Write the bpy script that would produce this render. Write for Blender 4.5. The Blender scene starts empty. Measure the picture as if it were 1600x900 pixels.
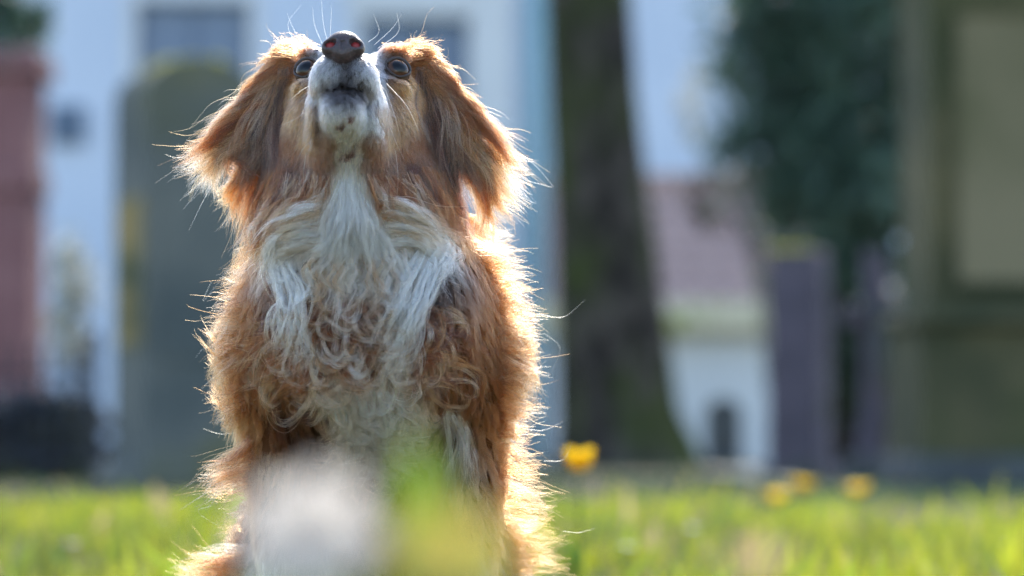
import bpy, math, random
import numpy as np
from mathutils import Vector, Matrix

rng = np.random.default_rng(7)
random.seed(7)
S = bpy.context.scene
COL = S.collection

# ------------------------------------------------------------------ camera
CAM_Y, CAM_Z = -2.5, 0.20
KPX = 0.288 / 1600.0                 # radians per photo pixel
PITCH = math.atan(250 * KPX)         # horizon lies at photo row 700
cam_d = bpy.data.cameras.new('camera')
cam_d.sensor_width = 36.0
cam_d.lens = 36.0 / 0.288
cam_d.clip_start, cam_d.clip_end = 0.02, 2000.0
cam_d.dof.use_dof = True
cam_d.dof.focus_distance = 2.46
cam_d.dof.aperture_fstop = 125.0 / 23.5
cam_d.dof.aperture_blades = 0
cam = bpy.data.objects.new('camera', cam_d)
cam.location = (0, CAM_Y, CAM_Z)
cam.rotation_euler = (math.pi / 2 + PITCH, 0, 0)
COL.objects.link(cam)
S.camera = cam

# ------------------------------------------------------------------ light
SUN_EL, SUN_AZ = math.radians(40), math.radians(7)     # behind the dog, a little to the right
w = bpy.data.worlds.new('World')
S.world = w
w.use_nodes = True
nt = w.node_tree
sky = nt.nodes.new('ShaderNodeTexSky')
sky.sky_type = 'NISHITA'
sky.sun_disc = False
sky.sun_elevation = SUN_EL
sky.sun_rotation = SUN_AZ
sky.air_density, sky.dust_density, sky.ozone_density = 1.0, 1.0, 1.0
bgn = nt.nodes['Background']
nt.links.new(sky.outputs[0], bgn.inputs[0])
bgn.inputs[1].default_value = 0.15
sun_d = bpy.data.lights.new('sun', 'SUN')
sun_d.energy = 2.0
sun_d.angle = math.radians(0.53)
sun_d.color = (1.0, 0.94, 0.85)
sun = bpy.data.objects.new('sun', sun_d)
to_sun = Vector((math.sin(SUN_AZ) * math.cos(SUN_EL), math.cos(SUN_AZ) * math.cos(SUN_EL), math.sin(SUN_EL)))
sun.rotation_euler = to_sun.to_track_quat('Z', 'Y').to_euler()
sun.location = (3, 10, 9)
COL.objects.link(sun)

S.view_settings.view_transform = 'Standard'
S.view_settings.look = 'None'
S.view_settings.exposure = 1.74
S.view_settings.gamma = 1.0
S.render.engine = 'CYCLES'
cy = S.cycles
cy.max_bounces, cy.diffuse_bounces, cy.glossy_bounces, cy.transmission_bounces = 10, 4, 4, 10
cy.transparent_max_bounces = 8
cy.use_denoising = True
cy.denoising_prefilter = 'FAST'
cy.caustics_reflective = cy.caustics_refractive = False
cy.sample_clamp_indirect = 6.0
S.cycles_curves.shape = 'RIBBONS'
S.cycles_curves.subdivisions = 2

# ------------------------------------------------------------------ helpers
def unit(v):
    return v / (np.linalg.norm(v, axis=-1, keepdims=True) + 1e-9)

CA, SA = math.cos(PITCH), math.sin(PITCH)

def at(px, py, y=0.0):
    """World point that stands at depth y where the photo shows (px, py)."""
    a, b = (px - 800) * KPX, (450 - py) * KPX
    d = np.array([a, CA - b * SA, SA + b * CA])
    t = (y - CAM_Y) / d[1]
    return np.array([0, CAM_Y, CAM_Z]) + d * t

def proj(P):
    """World points (N,3) to photo pixels."""
    q = P - np.array([0, CAM_Y, CAM_Z])
    dep = q[:, 1] * CA + q[:, 2] * SA
    up = -q[:, 1] * SA + q[:, 2] * CA
    return 800 + q[:, 0] / dep / KPX, 450 - up / dep / KPX

def tag(o, label=None, cat=None, group=None, kind=None):
    for k, v in (('label', label), ('category', cat), ('group', group), ('kind', kind)):
        if v:
            o[k] = v
    return o

def link(o, parent=None):
    COL.objects.link(o)
    if parent is not None:
        o.parent = parent
    return o

def empty(name, loc=(0, 0, 0), rz=0.0):
    o = bpy.data.objects.new(name, None)
    o.location = loc
    o.rotation_euler = (0, 0, rz)
    o.empty_display_size = 0.1
    return link(o)

def mesh_obj(name, verts, faces, mat, parent=None, smooth=False):
    me = bpy.data.meshes.new(name)
    me.from_pydata([tuple(map(float, v)) for v in verts], [], [tuple(map(int, f)) for f in faces])
    me.update()
    if smooth:
        me.polygons.foreach_set('use_smooth', np.ones(len(me.polygons), bool))
    if mat:
        me.materials.append(mat)
    return link(bpy.data.objects.new(name, me), parent)

def big_mesh(name, verts, quads, mat, parent=None, smooth=False, n=4, cols=None):
    """Fast mesh from numpy arrays; quads (F,n)."""
    me = bpy.data.meshes.new(name)
    F = len(quads)
    me.vertices.add(len(verts))
    me.vertices.foreach_set('co', np.asarray(verts, np.float32).ravel())
    me.loops.add(F * n)
    me.loops.foreach_set('vertex_index', np.asarray(quads, np.int32).ravel())
    me.polygons.add(F)
    me.polygons.foreach_set('loop_start', np.arange(0, F * n, n, dtype=np.int32))
    me.polygons.foreach_set('loop_total', np.full(F, n, np.int32))
    me.update(calc_edges=True)
    me.polygons.foreach_set('use_smooth', np.full(F, smooth))
    if cols is not None:
        a = me.attributes.new('col', 'FLOAT_COLOR', 'POINT')
        a.data.foreach_set('color', np.asarray(cols, np.float32).ravel())
    me.materials.append(mat)
    me.validate()
    return link(bpy.data.objects.new(name, me), parent)

class MB:
    """Collects shapes into one mesh."""
    def __init__(s):
        s.v, s.f = [], []
    def add(s, v, f):
        b = len(s.v)
        s.v += [tuple(x) for x in v]
        s.f += [tuple(i + b for i in q) for q in f]
        return s
    def box(s, x0, x1, y0, y1, z0, z1, bev=0.0, taper=0.0):
        """Box with chamfered vertical and top edges; taper narrows the top."""
        b = bev
        def ring(z, ins):
            a0, a1, c0, c1 = x0 + ins, x1 - ins, y0 + ins, y1 - ins
            return [(a0 + b, c0, z), (a1 - b, c0, z), (a1, c0 + b, z), (a1, c1 - b, z),
                    (a1 - b, c1, z), (a0 + b, c1, z), (a0, c1 - b, z), (a0, c0 + b, z)]
        if b <= 0:
            t = taper
            v = [(x0, y0, z0), (x1, y0, z0), (x1, y1, z0), (x0, y1, z0),
                 (x0 + t, y0 + t, z1), (x1 - t, y0 + t, z1), (x1 - t, y1 - t, z1), (x0 + t, y1 - t, z1)]
            return s.add(v, [(3, 2, 1, 0), (4, 5, 6, 7), (0, 1, 5, 4), (1, 2, 6, 5), (2, 3, 7, 6), (3, 0, 4, 7)])
        rings = [ring(z0, 0), ring(z1 - b, taper), ring(z1, taper + b)]
        v = sum(rings, [])
        f = [tuple(range(7, -1, -1)), tuple(range(16, 24))]
        for k in (0, 8):
            f += [(k + i, k + (i + 1) % 8, k + 8 + (i + 1) % 8, k + 8 + i) for i in range(8)]
        return s.add(v, f)
    def tube(s, pts, rads, n=8, cap=True):
        pts = [Vector(p) for p in pts]
        v, f = [], []
        ref = Vector((0.13, 0.31, 0.94))
        for i, p in enumerate(pts):
            d = (pts[min(i + 1, len(pts) - 1)] - pts[max(i - 1, 0)]).normalized()
            a = d.cross(ref if abs(d.dot(ref)) < 0.95 else Vector((1, 0, 0))).normalized()
            c = d.cross(a)
            for k in range(n):
                t = 2 * math.pi * k / n
                v.append(p + (a * math.cos(t) + c * math.sin(t)) * rads[i])
        for i in range(len(pts) - 1):
            f += [(i * n + k, i * n + (k + 1) % n, (i + 1) * n + (k + 1) % n, (i + 1) * n + k) for k in range(n)]
        if cap:
            f += [tuple(range(n - 1, -1, -1)), tuple((len(pts) - 1) * n + k for k in range(n))]
        return s.add(v, f)
    def lathe(s, prof, c=(0, 0, 0), n=16):
        v, f = [], []
        for r, z in prof:
            v += [(c[0] + r * math.cos(2 * math.pi * k / n), c[1] + r * math.sin(2 * math.pi * k / n), c[2] + z) for k in range(n)]
        for i in range(len(prof) - 1):
            f += [(i * n + k, i * n + (k + 1) % n, (i + 1) * n + (k + 1) % n, (i + 1) * n + k) for k in range(n)]
        f += [tuple(range(n - 1, -1, -1)), tuple((len(prof) - 1) * n + k for k in range(n))]
        return s.add(v, f)
    def prism(s, prof, y0, y1):
        """prof: (x,z) outline, extruded along y."""
        n = len(prof)
        v = [(x, y0, z) for x, z in prof] + [(x, y1, z) for x, z in prof]
        f = [tuple(range(n)), tuple(range(2 * n - 1, n - 1, -1))]
        f += [(i, i + n, (i + 1) % n + n, (i + 1) % n) for i in range(n)]
        return s.add(v, f)
    def build(s, name, mat, parent=None, smooth=False):
        return mesh_obj(name, s.v, s.f, mat, parent, smooth)

def copy_tree(o, parent=None):
    c = o.copy()
    link(c)
    c.parent = parent
    for ch in list(o.children):
        copy_tree(ch, c)
    return c

# ------------------------------------------------------------------ materials
def nodes(name):
    m = bpy.data.materials.new(name)
    m.use_nodes = True
    t = m.node_tree
    return m, t, t.nodes['Principled BSDF']

def mat_noise(name, c1, c2, scale=4.0, rough=0.85, c3=None, sc3=1.0, thr=(0.5, 0.62), bump=0.3, spec=0.3, stretch=(1, 1, 1)):
    """Two-tone mottled surface with an optional third colour in patches (moss, stain)."""
    m, t, p = nodes(name)
    tc = t.nodes.new('ShaderNodeTexCoord')
    mp = t.nodes.new('ShaderNodeMapping')
    mp.inputs['Scale'].default_value = stretch
    t.links.new(tc.outputs['Object'], mp.inputs[0])
    n1 = t.nodes.new('ShaderNodeTexNoise')
    n1.inputs['Scale'].default_value = scale
    n1.inputs['Detail'].default_value = 6
    t.links.new(mp.outputs[0], n1.inputs['Vector'])
    r1 = t.nodes.new('ShaderNodeValToRGB')
    r1.color_ramp.elements[0].position, r1.color_ramp.elements[1].position = 0.35, 0.65
    r1.color_ramp.elements[0].color, r1.color_ramp.elements[1].color = (*c1, 1), (*c2, 1)
    t.links.new(n1.outputs['Fac'], r1.inputs[0])
    out = r1.outputs[0]
    if c3:
        n2 = t.nodes.new('ShaderNodeTexNoise')
        n2.inputs['Scale'].default_value = sc3
        n2.inputs['Detail'].default_value = 4
        t.links.new(mp.outputs[0], n2.inputs['Vector'])
        r2 = t.nodes.new('ShaderNodeValToRGB')
        r2.color_ramp.elements[0].position, r2.color_ramp.elements[1].position = thr
        t.links.new(n2.outputs['Fac'], r2.inputs[0])
        mx = t.nodes.new('ShaderNodeMix')
        mx.data_type = 'RGBA'
        t.links.new(r2.outputs[0], mx.inputs[0])
        t.links.new(out, mx.inputs[6])
        mx.inputs[7].default_value = (*c3, 1)
        out = mx.outputs[2]
    t.links.new(out, p.inputs['Base Color'])
    p.inputs['Roughness'].default_value = rough
    p.inputs['Specular IOR Level'].default_value = spec
    if bump:
        b = t.nodes.new('ShaderNodeBump')
        b.inputs['Strength'].default_value = bump
        b.inputs['Distance'].default_value = 0.02
        t.links.new(n1.outputs['Fac'], b.inputs['Height'])
        t.links.new(b.outputs[0], p.inputs['Normal'])
    return m

def mat_leaf(name, trans=0.5, rough=0.5, boost=1.0):
    """Thin leaf or petal: colour from the 'col' attribute, light passes through."""
    m, t, p = nodes(name)
    a = t.nodes.new('ShaderNodeAttribute')
    a.attribute_name = 'col'
    p.inputs['Roughness'].default_value = rough
    t.links.new(a.outputs['Color'], p.inputs['Base Color'])
    tr = t.nodes.new('ShaderNodeBsdfTranslucent')
    g = t.nodes.new('ShaderNodeGamma')
    g.inputs[1].default_value = boost
    t.links.new(a.outputs['Color'], g.inputs[0])
    t.links.new(g.outputs[0], tr.inputs[0])
    mx = t.nodes.new('ShaderNodeMixShader')
    mx.inputs[0].default_value = trans
    t.links.new(p.outputs[0], mx.inputs[1])
    t.links.new(tr.outputs[0], mx.inputs[2])
    t.links.new(mx.outputs[0], t.nodes['Material Output'].inputs[0])
    return m

def mat_hair(name, rough=0.36, radial=0.45, coat=0.0):
    m = bpy.data.materials.new(name)
    m.use_nodes = True
    t = m.node_tree
    t.nodes.remove(t.nodes['Principled BSDF'])
    h = t.nodes.new('ShaderNodeBsdfHairPrincipled')
    h.model = 'CHIANG'
    h.parametrization = 'COLOR'
    a = t.nodes.new('ShaderNodeAttribute')
    a.attribute_name = 'col'
    t.links.new(a.outputs['Color'], h.inputs['Color'])
    h.inputs['Roughness'].default_value = rough
    h.inputs['Radial Roughness'].default_value = radial
    h.inputs['Coat'].default_value = coat
    h.inputs['IOR'].default_value = 1.42
    h.inputs['Random Roughness'].default_value = .2
    t.links.new(h.outputs[0], t.nodes['Material Output'].inputs[0])
    return m

def mat_plain(name, c, rough=0.5, spec=0.5, **kw):
    m, t, p = nodes(name)
    p.inputs['Base Color'].default_value = (*c, 1)
    p.inputs['Roughness'].default_value = rough
    p.inputs['Specular IOR Level'].default_value = spec
    for k, v in kw.items():
        p.inputs[k].default_value = v
    return m
# ================================================================== SETTING
def X(px, d):
    return (px - 800) * KPX * d
def Z(py, d):
    return float(at(800, py, d + CAM_Y)[2])
def Yd(d):
    return d + CAM_Y

m_soil = mat_noise('turf_soil', (.07, .06, .035), (.12, .10, .06), 2.2, .95, (.05, .07, .02), .8, (.55, .7), .4, .1)
n_ = 40
gx = np.linspace(-90, 90, 61); gy = np.r_[np.linspace(-8, 40, 60), np.linspace(44, 400, 20)]
GX, GY = np.meshgrid(gx, gy, indexing='ij')
def ground_z(x, y):
    r = np.clip((np.hypot(x + .1, (y - .1) * .6) - 1.2) / 3, 0, 1)
    return r * (.018 * np.sin(x * .9 + y * .5) + .014 * np.sin(y * .8 - x * .4 + 1.3)) - .002
gv = np.stack([GX, GY, ground_z(GX, GY)], -1).reshape(-1, 3)
ii = np.arange(len(gx) * len(gy)).reshape(len(gx), len(gy))
gq = np.stack([ii[:-1, :-1], ii[1:, :-1], ii[1:, 1:], ii[:-1, 1:]], -1).reshape(-1, 4)
tag(big_mesh('ground', gv, gq, m_soil, None, True), kind='structure')

# ---- grass: real blades, thinner on the ground far away but broader
m_grass = mat_leaf('grass_blade', .6, .42, .76)
def grass(n, dmin, dmax, hmin, hmax, wmin, wmax, lat=1.6, patchy=.0, pal=None):
    d = np.exp(rng.uniform(math.log(dmin), math.log(dmax), n))
    x = rng.uniform(-1, 1, n) * (.144 * d * lat + .5)
    y = d + CAM_Y
    cl = np.clip(.5 + .55 * np.sin(x * 4.1 + 3 * np.sin(y * 1.1)) * np.sin(y * 1.6 + 1.4 * np.sin(x * 3.0)) + .35 * np.sin(x * 11 + 2 * np.sin(y * 3)) * np.sin(y * 4.3), 0, 1)
    keep = rng.random(n) < (1 - patchy * (1 - cl))
    keep &= d < dmax * (.86 + .14 * np.sin(x * 1.7 + 1.0) * np.sin(x * .63 + 2))
    keep &= np.hypot(x + .09, (y - .12) * .7) > .17                     # under the sitting dog it is pressed flat
    d, x, y, cl = d[keep], x[keep], y[keep], cl[keep]
    n = len(d)
    h = rng.uniform(hmin, hmax, n) * (.6 + .7 * cl) * np.clip(.55 + d / 10, .55, 1) * np.clip(1.5 - d / 16, .6, 1)
    wd = rng.uniform(wmin, wmax, n) * np.clip(d / 5, .6, 3.0)
    az = rng.uniform(0, 6.28, n); tilt = rng.uniform(.1, .8, n)
    az2 = rng.uniform(0, 6.28, n)
    base = np.stack([x, y, ground_z(x, y) - .004], 1)
    sd = np.stack([np.cos(az2), np.sin(az2), np.zeros(n)], 1)
    bend = np.stack([np.cos(az), np.sin(az), np.zeros(n)], 1)
    V = []
    for s, ww in ((0, 1), (.5, .85), (1, .12)):
        c = base + np.array([0, 0, 1.0]) * (h * s * (1 - .25 * tilt * s))[:, None] + bend * (h * tilt * s * s * .8)[:, None]
        V += [c - sd * (wd * ww / 2)[:, None], c + sd * (wd * ww / 2)[:, None]]
    V = np.stack(V, 1).reshape(-1, 3)
    b = np.arange(n)[:, None] * 6
    Q = np.concatenate([b + np.array([0, 1, 3, 2]), b + np.array([2, 3, 5, 4])])
    g1, g2, g3 = np.array([.13, .19, .007]), np.array([.38, .34, .01]), np.array([.018, .05, .014])
    if pal:
        g1, g2, g3 = [np.array(q) for q in pal]
    k = rng.random((n, 1)); yl = np.clip(cl[:, None] * 1.4 - .25 + rng.normal(0, .15, (n, 1)), 0, 1)
    c = (g3 * (1 - yl) + g1 * yl) * (1 - k * .5) + g2 * k * .5 * (.4 + yl)
    dry = rng.random(n) < .05
    c[dry] = np.array([.30, .22, .10])
    C = np.repeat(np.c_[c, np.ones(n)], 6, 0)
    return V, Q, C
Vs, Qs, Cs, o_ = [], [], [], 0
for a in ((84000, 1.9, 14, .03, .075, .003, .006, 2.4, .6), (10000, 4.5, 9, .05, .10, .004, .008, 2.4, .9), (5000, .5, 2.2, .02, .05, .0025, .004, 2.0, .2, ((.09, .10, .03), (.16, .14, .06), (.05, .06, .025))), (3800, 4, 13, .04, .10, .016, .030, 2.4, .95, ((.12, .20, .012), (.30, .30, .012), (.03, .08, .02)))):
    V, Q, C = grass(*a)
    Vs.append(V); Qs.append(Q + o_); Cs.append(C); o_ += len(V)
for px, dd, n_b in ((275, 6.6, 420), (60, 8.5, 260), (190, 10, 240), (1095, 9.5, 260), (1480, 7.6, 320), (1370, 6.4, 260), (950, 8.2, 200), (1560, 9.5, 220), (1100, 12.4, 200), (1140, 12.2, 200), (1180, 12.6, 200)):
    V, Q, C = grass(n_b, dd, dd * 1.04, .07, .15, .005, .011, 1.0, 0, ((.15, .21, .006), (.42, .38, .01), (.10, .16, .01)))
    b_ = V.reshape(-1, 6, 3)
    r0 = b_[:, 0].copy()
    ctr = np.array([X(px, dd), Yd(dd), 0])
    a_, q_r = rng.uniform(0, 6.28, len(b_)), np.sqrt(rng.random(len(b_))) * .17
    tgt = ctr + np.stack([np.cos(a_) * q_r, np.sin(a_) * q_r, r0[:, 2] * 0], 1)
    b_ += (tgt - r0 * np.array([1, 1, 0]))[:, None]
    Vs.append(b_.reshape(-1, 3)); Qs.append(Q + o_); Cs.append(C); o_ += len(V)
tag(big_mesh('grass', np.concatenate(Vs), np.concatenate(Qs), m_grass, None, False, 4, np.concatenate(Cs)), 'sunlit yellow-green spring grass of the churchyard lawn', 'grass', kind='stuff')

V, Q, C = grass(48000, 11.5, 48, .02, .07, .004, .008, 2.8, .2, ((.022, .05, .022), (.04, .07, .03), (.015, .035, .02)))  # dark palette paints the building's shade into the far ground cover
tag(big_mesh('ground_cover_painted_shade', V, Q, m_grass, None, False, 4, C), 'dark green ground cover between the graves beyond the lawn, shade painted in', 'ground cover', kind='stuff')

# ---- stone and other surfaces
m_grey = mat_noise('grey_stone', (.075, .09, .088), (.16, .165, .145), 1.6, .9, (.11, .11, .045), 1.1, (.5, .66))
m_ochre = mat_noise('ochre_stone', (.30, .21, .08), (.20, .17, .07), 3, .9, (.06, .07, .03), 2.0)
m_moss = mat_noise('moss', (.26, .24, .03), (.42, .36, .05), 14, .95)
m_red = mat_noise('red_sandstone', (0.19, 0.08925, 0.09), (0.2565, 0.1275, 0.126), 2.5, .9, (.12, .10, .085), 1.2, (.52, .7))
m_slate = mat_noise('purple_slate', (0.075, 0.0648, 0.084), (0.1125, 0.0936, 0.12), 4, .75, (.07, .07, .055), 1.4)
m_olive = mat_noise('mossy_sandstone', (.045, .05, .025), (.14, .12, .06), 1.3, .92, (.035, .05, .018), .9, (.5, .68))
m_panel = mat_noise('pale_sandstone', (.20, .17, .10), (.125, .115, .06), 1.0, .9, (.09, .09, .04), 1.1)
m_dkst = mat_noise('dark_granite', (.045, .05, .055), (.075, .085, .085), 6, .6)
m_iron = mat_noise('wrought_iron', (.018, .022, .032), (.03, .033, .042), 20, .55, bump=.1)
m_wall = mat_noise('blue_grey_render', (.54, .60, .70), (.62, .67, .76), .5, .9, bump=.1)
m_white = mat_noise('white_render', (.62, .62, .62), (.70, .70, .69), .8, .9, bump=.1)
m_clay = mat_noise('clay_tile', (.42, .27, .23), (.54, .38, .33), 5, .85, (.17, .12, .10), 1.6, (.5, .66))
m_cream = mat_noise('cream_eave', (.62, .54, .36), (.70, .62, .45), 2, .9, (.28, .30, .07), 2.5, (.5, .6))
m_frame = mat_noise('blue_grey_paint', (.10, .14, .20), (.13, .17, .24), 2, .6, bump=.05)
m_teal = mat_noise('teal_downpipe', (.22, .38, .42), (.27, .43, .47), 3, .5, bump=.05)
m_glass = mat_plain('window_glass', (.10, .15, .24), .25, .5)  # blue base colour stands in for the reflected sky
m_bark = mat_noise('bark', (.016, .014, .013), (.085, .072, .06), 2.4, .95, (.05, .062, .02), .9, (.46, .64), 1.0, .1, (2.2, 2.2, 1.2))
m_leafm = mat_leaf('foliage', .35, .5, .8)

def stele(name, label, d, px0, px1, pytop, m_front, depth, rot=0.0, arch=.5, moss=True, group=None, m_side=None, shoulders=False):
    """Upright headstone with a rounded head, plinth and moss on top."""
    xc, wd = X((px0 + px1) / 2, d), (px1 - px0) * KPX * d
    h = Z(pytop, d)
    r = empty(name, (xc, Yd(d), 0), rot)
    tag(r, label, 'gravestone', group)
    hw = wd / 2
    hs = h - hw * 2 * arch
    prof = [(-hw, .12), (hw, .12), (hw, hs)]
    if shoulders:
        prof += [(hw * .82, hs)]
    k = hw * (.82 if shoulders else 1)
    prof += [(k * math.cos(a), hs + (h - hs) * math.sin(a)) for a in np.linspace(0, math.pi, 15)][(0 if shoulders else 1):(None if shoulders else -1)]
    if shoulders:
        prof += [(-hw * .82, hs)]
    prof += [(-hw, hs)]
    MB().prism(prof, -depth / 2, depth / 2).build('slab', m_front, r)
    MB().box(-hw * 1.18, hw * 1.18, -depth * .75, depth * .75, -.05, .125, .015).build('plinth', m_front, r)
    # raised inscription panel on the front
    pp = [(-hw * .74, h * .30), (hw * .74, h * .30), (hw * .74, hs * .9)] + [(hw * .74 * math.cos(a), hs * .9 + (h - hs) * .7 * math.sin(a)) for a in np.linspace(.15, math.pi - .15, 9)] + [(-hw * .74, hs * .9)]
    MB().prism(pp, -depth / 2 - .012, -depth / 2 + .01).build('panel', m_side or m_front, r)
    if moss:
        mb = MB()
        for i in range(26):
            a = rng.uniform(.28, .72) * math.pi
            c = (k * .97 * math.cos(a), rng.uniform(-.45, .45) * depth, hs + (h - hs) * math.sin(a) * .99)
            s = rng.uniform(.02, .05)
            mb.lathe([(s * .9, -s * .3), (s, 0), (s * .7, s * .45), (s * .2, s * .62)], c, 7)
        mb.build('moss', m_moss, r, True)['kind'] = 'stuff'
    return r

# tall rounded headstone beside the dog, turned so that its mossy edge shows
r = stele('headstone', 'tall round-headed grey headstone with moss on its top, beside the dog', 17.5, 198, 376, 98, m_grey, .50, math.radians(24), .32)
MB().box(-.289, -.278, -.20, .20, .70, 1.42).build('ochre_patch', m_ochre, r)
# stone slab with a yellow moss cap
d = 21.0
r = empty('grave_pillar', (X(1250, d), Yd(d), 0), math.radians(-28))
tag(r, 'purple-grey slate grave pillar with yellow moss on its slanted top', 'gravestone')
hw, h = 48 * KPX * d * .92, Z(392, d)
MB().box(-hw, hw, -.12, .12, .10, h, .02, .012).build('shaft', m_slate, r)
MB().box(-hw * 1.2, hw * 1.2, -.17, .17, -.05, .102, .02).build('plinth', m_slate, r)
mb = MB()
for i in range(40):
    s = rng.uniform(.02, .045)
    mb.lathe([(s, -s * .2), (s * .95, s * .2), (s * .5, s * .7)], (rng.uniform(-hw, hw * .55) * .95, rng.uniform(-.1, .1), h), 7)
mb.build('moss', m_moss, r, True)['kind'] = 'stuff'
# small dark headstone before the white wall
stele('headstone', 'small dark arched headstone in front of the white wall', 30, 1102, 1158, 622, m_dkst, .12, 0.0, .45, moss=False)
# red sandstone monument
d = 24.0
r = empty('sandstone_monument', (X(-20, d), Yd(d), 0), 0)
tag(r, 'red sandstone pillar monument behind the iron railing', 'monument')
hw = 80 * KPX * d
zt = Z(85, d)
MB().box(-hw * 1.3, hw * 1.3, -.5, .5, -.05, .32, .02).build('plinth', m_red, r)
MB().box(-hw * 1.1, hw * 1.1, -.42, .42, .32, .62, .03, .02).build('base', m_red, r)
MB().box(-hw, hw, -.36, .36, .62, zt - .95, .03).build('shaft', m_red, r)
MB().box(-hw * .8, hw * .8, -.375, -.355, .9, zt - 1.2, .0).build('panel', m_red, r)
MB().box(-hw * 1.06, hw * 1.06, -.40, .40, zt - .95, zt - .78, .02).build('band', m_red, r)
MB().box(-hw * .98, hw * .98, -.36, .36, zt - .78, zt - .16, .02).build('frieze', m_red, r)
MB().box(-hw * 1.16, hw * 1.16, -.44, .44, zt - .16, zt, .03).build('cornice', m_red, r)
# iron railing
d = 20.0
r = empty('iron_railing', (X(-90, d), Yd(d), 0), math.radians(3))
tag(r, 'low black wrought-iron railing round the sandstone monument', 'railing')
L_ = 235 * KPX * d
zt = Z(548, d)
for z in (.14, zt - .14):
    MB().box(0, L_, -.012, .012, z, z + .03).build('rail', m_iron, r)
bar = MB().tube([(0, 0, .02), (0, 0, zt - .04)], [.009, .009], 6).lathe([(.006, zt - .04), (.017, zt - .01), (.001, zt + .05)], n=6)
me_ = None
nb = 9
for i in range(nb):
    if me_ is None:
        b0 = bar.build('bar', m_iron, r); me_ = b0.data
    else:
        b0 = link(bpy.data.objects.new('bar', me_), r)
    b0.location.x = .05 + i * (L_ - .1) / (nb - 1)
for x in (0.0, L_):
    MB().box(x - .03, x + .03, -.03, .03, -.05, zt + .02, .005).lathe([(.03, zt + .02), (.045, zt + .06), (.03, zt + .10), (.004, zt + .13)], (x, 0, 0), 10).build('post', m_iron, r)
for i in range(3):
    x0, x1 = L_ * (i + .08) / 3, L_ * (i + .92) / 3
    pts = [(x0 + (x1 - x0) * t, -.02, zt * .45 + .16 * math.sin(math.pi * t) * zt) for t in np.linspace(0, 1, 9)]
    MB().tube(pts, [.008] * 9, 6).build('scroll', m_iron, r)
# dark hedge along the railing
r = empty('box_hedge', (X(30, 21.5), Yd(21.5), 0))
tag(r, 'low dark hedge right behind the iron railing', 'hedge')
HEDGE = r
# cross on the right
d = 20.5
r = empty('stone_cross', (X(1368, d), Yd(d), 0), math.radians(14))
tag(r, 'slim dark grave cross standing close to the big mossy monument', 'grave cross')
zt = Z(392, d)
MB().box(-.16, .16, -.13, .13, -.05, .16, .02).build('plinth', m_dkst, r)
MB().box(-.105, .105, -.085, .085, .16, .42, .02, .02).build('socle', m_slate, r)
MB().box(-.07, .07, -.05, .05, .42, zt, .012, .008).build('shaft', m_slate, r)
zc = Z(492, d)
for s in (-1, 1):
    a, b = sorted((s * .071, s * .20))
    MB().box(a, b, -.045, .045, zc - .06, zc + .06, .01).build('arm', m_slate, r)
fig = MB().tube([(0, -.075, zc - .42), (.006, -.078, zc - .28), (0, -.085, zc - .14), (0, -.08, zc)], [.018, .026, .034, .04], 8).lathe([(.002, -.035), (.024, -.02), (.026, .01), (.012, .035)], (0, -.085, zc + .06), 8)
for s in (-1, 1):
    fig.tube([(s * .03, -.08, zc - .01), (s * .09, -.07, zc + .035), (s * .165, -.06, zc + .05)], [.015, .012, .009], 6)
fig.build('relief_figure', m_grey, r, True)
# big monument at the picture's edge
d = 19.0
r = empty('tomb_monument', (X(1545, d), Yd(d), 0), math.radians(4))
tag(r, 'big mossy sandstone tomb monument with a pale recessed panel', 'monument')
hw = 132 * KPX * d
z1, z2 = Z(712, d), Z(492, d)
zt = 3.1
MB().box(-hw * 1.14, hw * 1.14, -.62, .62, -.05, z1, .02).build('step', m_dkst, r)
MB().box(-hw * 1.02, hw * 1.02, -.52, .52, z1, z2 - .07, .02).build('plinth', m_olive, r)
MB().box(-hw * 1.10, hw * 1.10, -.60, .60, z2 - .07, z2, .025).build('ledge', m_olive, r)
MB().box(-hw * .88, hw * .88, -.42, .42, z2, zt - .35, .02).build('body', m_olive, r)
zp0, zp1 = Z(445, d), Z(40, d)
MB().box(-hw * .55, hw * .55, -.444, -.424, zp0, zp1).build('panel', m_panel, r)
for s in (-1, 1):
    a, b = sorted((s * hw * .555, s * hw * .62))
    MB().box(a, b, -.462, -.424, zp0 - .04, zp1 + .04).build('panel_moulding', m_olive, r)
for z in (zp0 - .04, zp1 + .002):
    MB().box(-hw * .554, hw * .554, -.458, -.424, z, z + .038).build('panel_moulding', m_olive, r)
MB().box(-hw * 1.05, hw * 1.05, -.55, .55, zt - .35, zt - .2, .03).build('cornice', m_olive, r)
MB().prism([(-hw * 1.0, zt - .2), (hw * 1.0, zt - .2), (0, zt + .35)], -.5, .5).build('pediment', m_olive, r)

# ---- buildings behind
d = 52.0
r = empty('town_house', (0, Yd(d), 0))
tag(r, 'pale blue-grey rendered house with dark windows across the far side', 'house')
hx0, hx1, hz = X(-1700, d), X(3200, d), 9.5
wins = []
def wrect(a, b, c, e):
    return (X(a, d), X(b, d), Z(e, d), Z(c, d))
for w_ in ((212, 388, 2, 178), (566, 732, 28, 205), (-150, 26, 2, 178), (212, 388, 330, 520), (566, 732, 330, 520), (-150, 26, 330, 520), (1015, 1085, 330, 520)):
    wins.append(wrect(*w_))
for k_ in (-1500, -1100, -700):
    wins.append(wrect(k_, k_ + 172, 2, 178)); wins.append(wrect(k_, k_ + 172, 330, 520))
for k_ in (1750, 2150, 2550, 2950):
    wins.append(wrect(k_, k_ + 172, 2, 178)); wins.append(wrect(k_, k_ + 172, 330, 520))
for k_ in (-330, 212, 566, 920):
    wins.append(wrect(k_, k_ + 172, -330, -120))
xs = sorted({hx0, hx1, *[v for q in wins for v in q[:2]]})
zs = sorted({0.0, hz, *[v for q in wins for v in q[2:]]})
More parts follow.
